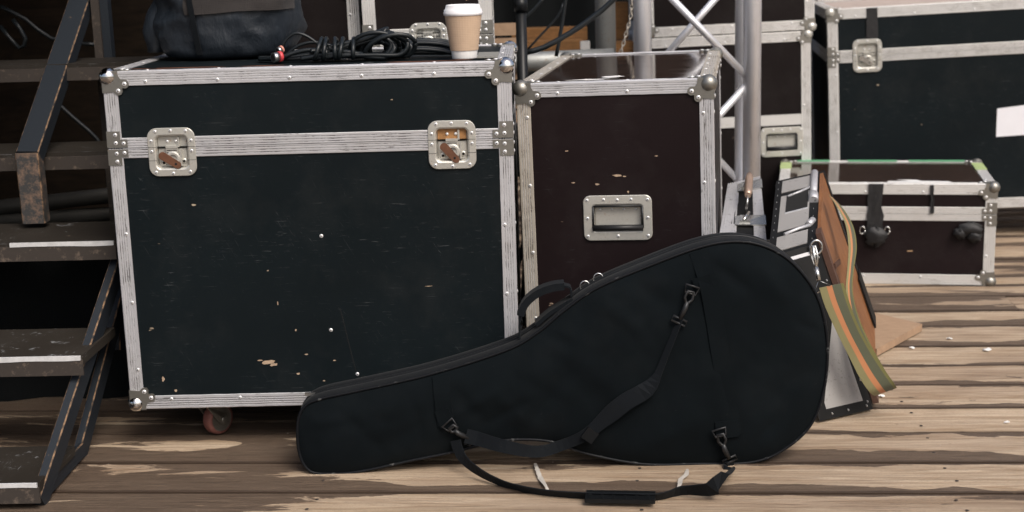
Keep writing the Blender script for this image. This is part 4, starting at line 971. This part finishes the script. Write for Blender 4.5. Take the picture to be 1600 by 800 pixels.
# timber beams
def beam(px0, py0, px1, py1, Y, d, label):
    a = at(px0, py1, Y); c_ = at(px1, py1, Y); top = at(px0, py0, Y).z
    b = MB(); b.box((0, 0, 0), (c_.x - a.x, d, top - a.z)); o = b.build('timber_beam', M['beam']); o.location = (a.x, Y, a.z); tag(o, label, 'timber', 'orange timbers behind the tall brown case')
beam(822, 66, 912, 86, 4.9, .1, 'short orange timber beam behind the black stand, lower front of the two')
beam(800, 46, 918, 66.5, 5.02, .1, 'weathered timber beam resting behind the lower orange beam')
beam(957, 66, 990, 86, 4.9, .1, 'small orange timber end between the grey pole and the truss')
beam(957, 4, 982, 62, 5.02, .06, 'upright stained board between the grey pole and the truss')
s0 = at(810, 160, 5.1); b = MB()
for zx in (-.2, .5): b.box((s0.x + zx, 5.12, 0), (s0.x + zx + .06, 5.2, at(810, 66.5, 5.02).z))
b.box((s0.x - .25, 4.88, at(810, 86.5, 4.9).z - .05), (s0.x + 1.0, 5.1, at(810, 86.5, 4.9).z - .002)); tag(b.build('timber_stand', M['brown_wall']), 'dark low trestle carrying the orange timbers', 'trestle')
w0 = at(925, 80, 4.86); b = MB(); b.box((-.02, 0, -.03), (.012, .03, .035)); o = b.build('metal_bracket', M['alu_bg']); o.location = (w0.x - .02, 4.84, w0.z); tag(o, 'small pale metal bracket at the end of the orange timber', 'bracket')
# chain / twisted rope
b = MB(); ca_ = spline([at(989, -40, 4.3), at(986, 20, 4.3), at(979, 50, 4.3), at(969, 84, 4.3), at(962, 100, 4.3)], .0125)
for i in range(len(ca_) - 1):
    a, c_ = ca_[i], ca_[i + 1]; d = (c_ - a).normalized(); s_ = (Vector((1, 0, 0)) if i % 2 else Vector((.3, 1, 0))); s_ = (s_ - d * s_.dot(d)).normalized(); m_ = (a + c_) / 2
    b.tube([m_ + d * .0095 * math.cos(q) + s_ * .0045 * math.sin(q) for q in [2 * PI * w_ / 10 for w_ in range(10)]], .0018, 6, closed=True)
tag(b.build('chain', M['alu_warm']), 'thin pale metal chain hanging left of the truss', 'chain')
# black stand
s0 = at(815, 60, 3.75); sd_o = thing('microphone_stand', 'black tubular stand upright in the gap beside the coffee cup', 'stand', (s0.x, 3.75, 0))
b = MB(); b.tube([(0, 0, .02), (0, 0, .92)], .0145, 18); b.build('lower_tube', M['plastic'], sd_o)
b = MB(); b.tube([(0, 0, .92), (0, 0, 1.9)], .0105, 18); b.build('upper_tube', M['plastic'], sd_o)
b = MB(); b.tube([(0, 0, .89), (0, 0, .925)], .018, 18); b.build('collar', M['plastic'], sd_o)
for i in range(3):
    a = i * 2 * PI / 3 + .3; b = MB(); b.tube([(0, 0, .3), (.12 * math.cos(a), .12 * math.sin(a), .012)], .008, 10); b.build('leg', M['plastic'], sd_o)
for i, (cpts, r, lb) in enumerate(((((822, 82), (850, 74), (890, 52), (925, 28), (958, 0), (990, -40)), .0075, 'thick black cable rising from the stand past the grey pole'),
        (((869, 88), (874, 62), (880, 25), (886, -20)), .0052, 'thin grey-black cable hanging almost upright by the orange timber'),
        (((822, 80), (845, 55), (872, 25), (880, 5)), .003, 'thinnest dark cord leaning between stand and orange timber'),
        (((815, 32), (835, 14), (852, -6)), .004, 'short dark cord at the top edge by the stand'))):
    b = MB(); b.tube(spline([at(x, y, 3.85 + .05 * i) for x, y in cpts], .03), r, 10); tag(b.build('hanging_cable', M['cable']), lb, 'cable')
# slatted wooden crate in the gap
cr = thing('slatted_crate', 'small worn slatted wooden crate in the gap right of the cup', 'crate', (at(800, 70, 4.4).x, 4.4, 0))
zt_ = at(800, 36, 4.4).z
for i in range(7):
    b = MB(); b.box((-.06, 0, zt_ - .045 * (i + 1) + .008), (.025, .012, zt_ - .045 * i)); b.build('slat', M['board'], cr)
for x_ in (-.055, .012):
    b = MB(); b.box((x_, .0125, 0), (x_ + .012, .03, zt_)); b.build('upright', M['brown_wall'], cr)

# ------------------------------------------------------------------ leaning things at the right of the bag
class Hexa:
    """u across the front (left to right), v front to back, w bottom to top"""
    def __init__(s, fbl, fbr, ftl, ftr, btl, btr):
        s.c = {(0, 0, 0): fbl, (1, 0, 0): fbr, (0, 0, 1): ftl, (1, 0, 1): ftr, (0, 1, 1): btl, (1, 1, 1): btr}
        s.c[(0, 1, 0)] = fbl + (btl - ftl); s.c[(1, 1, 0)] = fbr + (btr - ftr)
        for k in ((0, 1, 0), (1, 1, 0)): s.c[k].z = max(s.c[k].z, .002)
        s.o = fbl.copy()
        s.nf = (fbr - fbl).cross(ftl - fbl).normalized(); s.nt = (ftr - ftl).cross(btl - ftl).normalized()
    def P(s, u, v, w, nf=0, nt=0):
        r = Vector((0, 0, 0))
        for (a, b_, c_), p_ in s.c.items(): r += p_ * ((u if a else 1 - u) * (v if b_ else 1 - v) * (w if c_ else 1 - w))
        return r - s.o + s.nf * nf + s.nt * nt
    def box(s, mb, a, b_, mi=0): mb.box(a, b_, mi, lambda q: s.P(q.x, q.y, q.z))
    def F(s): return lambda u, v, n: s.P(u, 0, v, nf=n)
    def Tp(s): return lambda u, v, n: s.P(u, v, 1, nt=n)
def quad(mb, T, u0, v0, u1, v1, n0, n1, mi=0): mb.prism([(u0, v0), (u1, v0), (u1, v1), (u0, v1)], T, n0, n1, mi)
# grey riveted instrument case
hx_ = Hexa(onz(1281, 658, .004), onz(1364, 639, .004), at(1200, 402, 3.10), at(1276, 380, 3.14), at(1213, 283, 3.5), at(1281, 268, 3.52))
ic = thing('accordion_case', 'grey riveted instrument case with orange wooden side leaning beside the round end of the bag', 'instrument case', hx_.o)
b = MB(); hx_.box(b, (0, 0, 0), (1, 1, 1)); b.build('case_shell', M['rivet_strip'], ic)
F_, Tt = hx_.F(), hx_.Tp()
b = MB(); quad(b, F_, .17, .06, .86, .60, 0, .002); b.build('grey_panel', M['grey_panel'], ic)
b = MB(); quad(b, F_, .14, .64, .86, .965, .0, .002); b.build('panel_border', M['alu'], ic)
b = MB(); quad(b, F_, .20, .655, .80, .945, .002, .003); b.build('dark_panel', M['hole'], ic)
b = MB()
for v0, v1 in ((.035, .205), (.275, .745), (.80, .965)): quad(b, Tt, .15, v0, .80, v1, 0, .002)
b.build('grey_panel', M['grey_panel'], ic)
b = MB(); quad(b, Tt, .28, .50, .76, .76, .002, .003); b.build('dark_window', M['hole'], ic)
b = MB(); quad(b, Tt, .27, .485, .77, .50, .002, .0035); b.build('window_trim', M['alu'], ic)
b = MB()
for i in range(11): b.dome(Tt, .065, .04 + .092 * i, .0, .0045, .003, 0)
for i in range(5): b.dome(Tt, .90, .06 + .10 * i, .002, .0042, .003, 0)
for u in (.25, .55, .9):
    b.dome(F_, u, .027, 0, .0082, .0045, 0)
for w_ in (.05, .18, .33, .60, .78, .92): b.dome(F_, .94, w_, 0, .0082, .0045, 0)
for w_ in (.25, .5, .8): b.dome(F_, .06, w_, 0, .0055, .003, 0)
b.dome(F_, .35, .985, 0, .005, .003)
b.build('rivet', M['rivet'], ic)
b = MB()
def Tb(u, v, n=.004): return hx_.P(u, v, 1, nt=n)
b.tube([Tb(.88, .98), Tb(.88, .62)], .009, 12); b.tube([Tb(.88, .66), Tb(.89, .56)], .012, 12)
b.tube([Tb(.84, .78), Tb(.55, .74), Tb(.3, .715)], .003, 8); b.build('latch_lever', M['alu'], ic)
b = MB(); b.tube([Tb(.84, .24), Tb(.6, .235), Tb(.3, .21)], .004, 8); b.tube([Tb(.9, .30), Tb(.80, .25)], .008, 8)
b.build('latch_lever', M['alu'], ic)
b = MB(); cc = hx_.P(.93, -.01, .985, nf=.006)
b.tube([cc + Vector((.013 * math.cos(a), -.004, .016 * math.sin(a))) for a in [i * PI / 10 for i in range(20)]], .0026, 8, closed=True); b.build('strap_ring', M['steel'], ic)
# guitar strap clipped to it
SO = at(1270, 380, 3.06); gst = thing('guitar_strap', 'olive and orange striped webbing strap clipped to the grey instrument case', 'strap', SO)
def sp3(px, py, Y): return at(px, py, Y) - SO
b = MB(); a0 = sp3(1270, 384, 3.06); a1 = sp3(1275, 418, 3.05); a2 = sp3(1279, 438, 3.04)
b.tube([a0, (a0 + a1) / 2, a1], [.004, .003, .0045], 10); s_ = Vector((.006, 0, 0))
b.tube([a0 + s_, (a0 + a1) / 2 + s_ * 1.2, a1 + s_ * .3, a1 - s_ * .3, (a0 + a1) / 2 - s_ * 1.2, a0 - s_], .002, 8, closed=True)
b.tube([a1, a2], .0055, 10)
b.tube([a2, sp3(1271, 461, 3.03), sp3(1298, 446, 3.03)], .0018, 8, closed=True); b.build('snap_hook', M['steel'], gst)
pth = [(1299, 446, 3.03, (38, -8)), (1308, 475, 3.02, (37, -9)), (1324, 513, 3.01, (33, -12)), (1343, 550, 3.00, (32, -16)), (1362, 583, 2.99, (36, -17)), (1378, 606, 2.99, (38, -14)), (1384, 612, 3.02, (34, -12)), (1378, 600, 3.02, (30, -10)), (1352, 548, 3.04, (24, -6)), (1335, 500, 3.07, (16, -2)), (1327, 455, 3.10, (11, 3)), (1329, 420, 3.14, (10, 4)),
       (1332, 385, 3.20, (13, 4)), (1327, 352, 3.26, (14, 8)), (1313, 325, 3.30, (15, 10)), (1300, 308, 3.34, (12, 10))]
cen_ = spline([sp3(x, y, Y) for x, y, Y, w_ in pth], .008); wv = spline([sp3(x + w_[0] / 2, y + w_[1] / 2, Y) - sp3(x - w_[0] / 2, y - w_[1] / 2, Y) for x, y, Y, w_ in pth], .008)
# resample both on the same parameter
def resamp(ctrl, n=140):
    P2 = [Vector(p_) for p_ in ctrl]; m = len(P2) - 1; out = []
    for i in range(n + 1):
        f = i / n * m; k = min(int(f), m - 1); t_ = f - k; g = lambda q: P2[min(max(q, 0), m)]
        a, b_, c_, d = g(k - 1), g(k), g(k + 1), g(k + 2)
        out.append(.5 * ((2 * b_) + (c_ - a) * t_ + (2 * a - 5 * b_ + 4 * c_ - d) * t_ * t_ + (3 * b_ - a - 3 * c_ + d) * t_ ** 3))
    return out
cen_ = resamp([sp3(x, y, Y) for x, y, Y, w_ in pth]); wv = resamp([sp3(x + w_[0] / 2, y + w_[1] / 2, Y) - sp3(x - w_[0] / 2, y - w_[1] / 2, Y) for x, y, Y, w_ in pth])
b = MB()
for f0, f1, mi in ((0, .30, 1), (.30, .52, 2), (.52, .88, 3), (.88, 1, 0)):
    lo = []
    for c_, w_ in zip(cen_, wv):
        nn = Vector((0, -.0012, 0)); lo.append([c_ + w_ * (f0 - .5) + nn, c_ + w_ * (f1 - .5) + nn, c_ + w_ * (f1 - .5) - nn, c_ + w_ * (f0 - .5) - nn])
    b.loft(lo, mi, (True, True))
b.build('webbing', [M['strap_green'], M['strap_light'], M['strap_orange'], M['strap_dark']], gst)
# varnished wooden side of the grey case
Sd = lambda u, v, n: hx_.P(1, u, v, nt=0) + hx_.ns * n
hx_.ns = (hx_.c[(1, 0, 1)] - hx_.c[(1, 0, 0)]).cross(hx_.c[(1, 1, 1)] - hx_.c[(1, 0, 1)]).normalized()
if hx_.ns.x < 0: hx_.ns = -hx_.ns
b = MB(); quad(b, Sd, .12, .0, .94, 1.01, .002, .010); b.build('wooden_side', M['wood_orange'], ic)
b = MB(); quad(b, Sd, .05, .0, .12, 1.03, .001, .014); b.build('binding', M['leather'], ic)
b = MB(); quad(b, Sd, .94, .0, 1.0, 1.0, .001, .012); b.build('binding', M['rivet_strip'], ic)
b = MB(); quad(b, Sd, .86, .02, 1.0, .34, .012, .016); b.build('end_block', M['rivet_strip'], ic)
b = MB(); pp = spline([hx_.P(1, .10, .80) + hx_.ns * .016, hx_.P(1, .22, .765) + hx_.ns * .022], .01); b.ribbon(pp, [Vector((0, .3, 1))] * len(pp), .012, .004); b.build('leather_strap', M['leather'], ic)
# aluminium carry case
ha = Hexa(onz(1120, 640, .004) , onz(1196, 640, .004), at(1122, 376, 3.32), at(1198, 380, 3.32), at(1137, 288, 3.70), at(1188, 276, 3.70))
ac = thing('aluminium_case', 'small silver aluminium carry case standing behind the guitar bag, handle upwards', 'case', ha.o)
b = MB(); ha.box(b, (0, 0, 0), (1, 1, .985)); b.build('case_shell', M['rivet_strip'], ac)
Fa, Ta = ha.F(), ha.Tp()
for u0_, u1_ in ((0, .36), (.74, 1.0)):
    b = MB(); n_ = 6
    quad(b, Ta, u0_, 0, u1_, 1, -.006, 0)
    for i in range(n_): quad(b, Ta, u0_ + (u1_ - u0_) * (i + .15) / n_, 0, u0_ + (u1_ - u0_) * (i + .75) / n_, 1, 0, .0022)
    b.build('edge_strip', M['alu'], ac)
for v0, v1 in ((0, .06), (.94, 1.0)):
    b = MB(); quad(b, Ta, .36, v0, .74, v1, -.004, .001); b.build('end_strip', M['alu'], ac)
for v_ in (.30, .86):
    b = MB(); quad(b, Ta, .32, v_ - .07, 1.02, v_ + .07, .0025, .006); quad(b, Ta, .42, v_ - .045, .66, v_ + .045, .006, .012)
    b.tube([ha.P(.5, v_ - .05, 1, nt=.014), ha.P(.62, v_ + .06, 1, nt=.016)], .004, 8); b.build('latch', M['steel'], ac)
b = MB(); h0, h1 = ha.P(.56, .46, 1, nt=.045), ha.P(.60, .80, 1, nt=.045)
b.tube([ha.P(.56, .42, 1), ha.P(.56, .42, 1, nt=.03), h0], .003, 8); b.build('handle_bail', M['steel'], ac)
b = MB(); b.tube([ha.P(.60, .84, 1), ha.P(.60, .84, 1, nt=.03), h1], .003, 8); b.build('handle_bail', M['steel'], ac)
b = MB(); b.tube([h0, h0 * .8 + h1 * .2, h0 * .2 + h1 * .8, h1], [.008, .0105, .0105, .008], 14); b.build('handle_grip', M['copper'], ac)
b = MB(); quad(b, Fa, .42, .86, 1.02, 1.005, .0, .002)
for u, w_ in ((.55, .90), (.88, .93), (.88, .975)): b.dome(Fa, u, w_, .002, .006, .003, 1)
b.build('corner_plate', [M['zinc_dark'], M['rivet']], ac)

# ------------------------------------------------------------------ board and scraps on the floor
bd = [onz(1338, 552, .016), onz(1354, 549, .016), onz(1441, 508, .016), onz(1348, 486, .016), onz(1330, 500, .016)]
b = MB(); cO = bd[0].copy(); cO.z = 0
poly = [(p_ - cO) for p_ in (onz(1370, 545, .024), onz(1441, 506, .024), onz(1347, 484, .024), onz(1290, 525, .024))]
b.loft([[Vector((p_.x, p_.y, z_)) for p_ in poly] for z_ in (.004, .024)], 0, (True, True)); o = b.build('floor_board', M['board']); o.location = cO
tag(o, 'square brown board lying flat on the planks by the leaning cases', 'board')
rnd = random.Random(4)
def scrap(px, py, w, h, rot, label, cat, mat='paper', name='paper_scrap'):
    p_ = onz(px, py, .003); b = MB(); k = 14; ring = []
    sd0 = rnd.random() * 9
    for i in range(k):
        a = 2 * PI * i / k; r = .75 + .5 * noise.noise((math.cos(a) * 1.5, math.sin(a) * 1.5, sd0)); x, y = w / 2 * r * math.cos(a), h / 2 * r * math.sin(a)
        ring.append((x * math.cos(rot) - y * math.sin(rot), x * math.sin(rot) + y * math.cos(rot), .002 + abs(.010 * noise.noise((x * 60, y * 60, sd0)))))
    b.add([(0, 0, .006)] + ring, [(0, 1 + i, 1 + (i + 1) % k) for i in range(k)]); b.add([(0, 0, .004)] + [(x, y, max(z - .002, .0003)) for x, y, z in ring], [(0, 1 + (i + 1) % k, 1 + i) for i in range(k)])
    b.loft([[Vector(q) for q in ring], [Vector((x, y, max(z - .002, .0003))) for x, y, z in ring]])
    if name == 'feather': mat = 'feather'
    o = b.build(name, M[mat]); o.location = (p_.x, p_.y, .0); tag(o, label, cat)
def wisp(pts_, w, label):
    P0 = onz(*pts_[0], 0); pp = spline([onz(x, y, .003 + .004 * (i % 2)) - P0 for i, (x, y) in enumerate(pts_)], .006); n = len(pp); r_ = random.Random(n)
    b = MB(); b.ribbon(pp, [Vector((1, -.25, .1 * math.sin(i))) for i in range(n)], [w * math.sin(PI * (.08 + .84 * i / (n - 1))) ** .6 * r_.uniform(.7, 1.2) for i in range(n)], .0012)
    o = b.build('feather', M['feather']); o.location = P0; tag(o, label, 'feather')
wisp([(836, 724), (840, 735), (845, 748), (852, 758), (856, 766)], .010, 'curled white feather on the planks below the strap, left one')
wisp([(1074, 733), (1072, 742), (1064, 748), (1062, 757), (1058, 764)], .010, 'white feather on the planks beside the strap end')
scrap(1484, 529, .022, .012, .3, 'small white paper scrap on the dark plank stain at right', 'paper scrap')
scrap(1543, 546, .030, .025, .3, 'crumpled white paper scrap nearest the right photo edge', 'paper scrap')
scrap(1425, 543, .020, .014, 2.4, 'pale torn scrap just below the square brown board', 'paper scrap')
scrap(1376, 618, .026, .014, .3, 'white scrap under the bottom bend of the striped strap', 'paper scrap')
scrap(1574, 659, .016, .006, -.4, 'tiny white sliver on a plank at the lower right', 'paper scrap')
scrap(1394, 542, .008, .007, 0, 'tiny yellow speck on the planks by the board corner', 'pebble', 'ply', 'pebble')
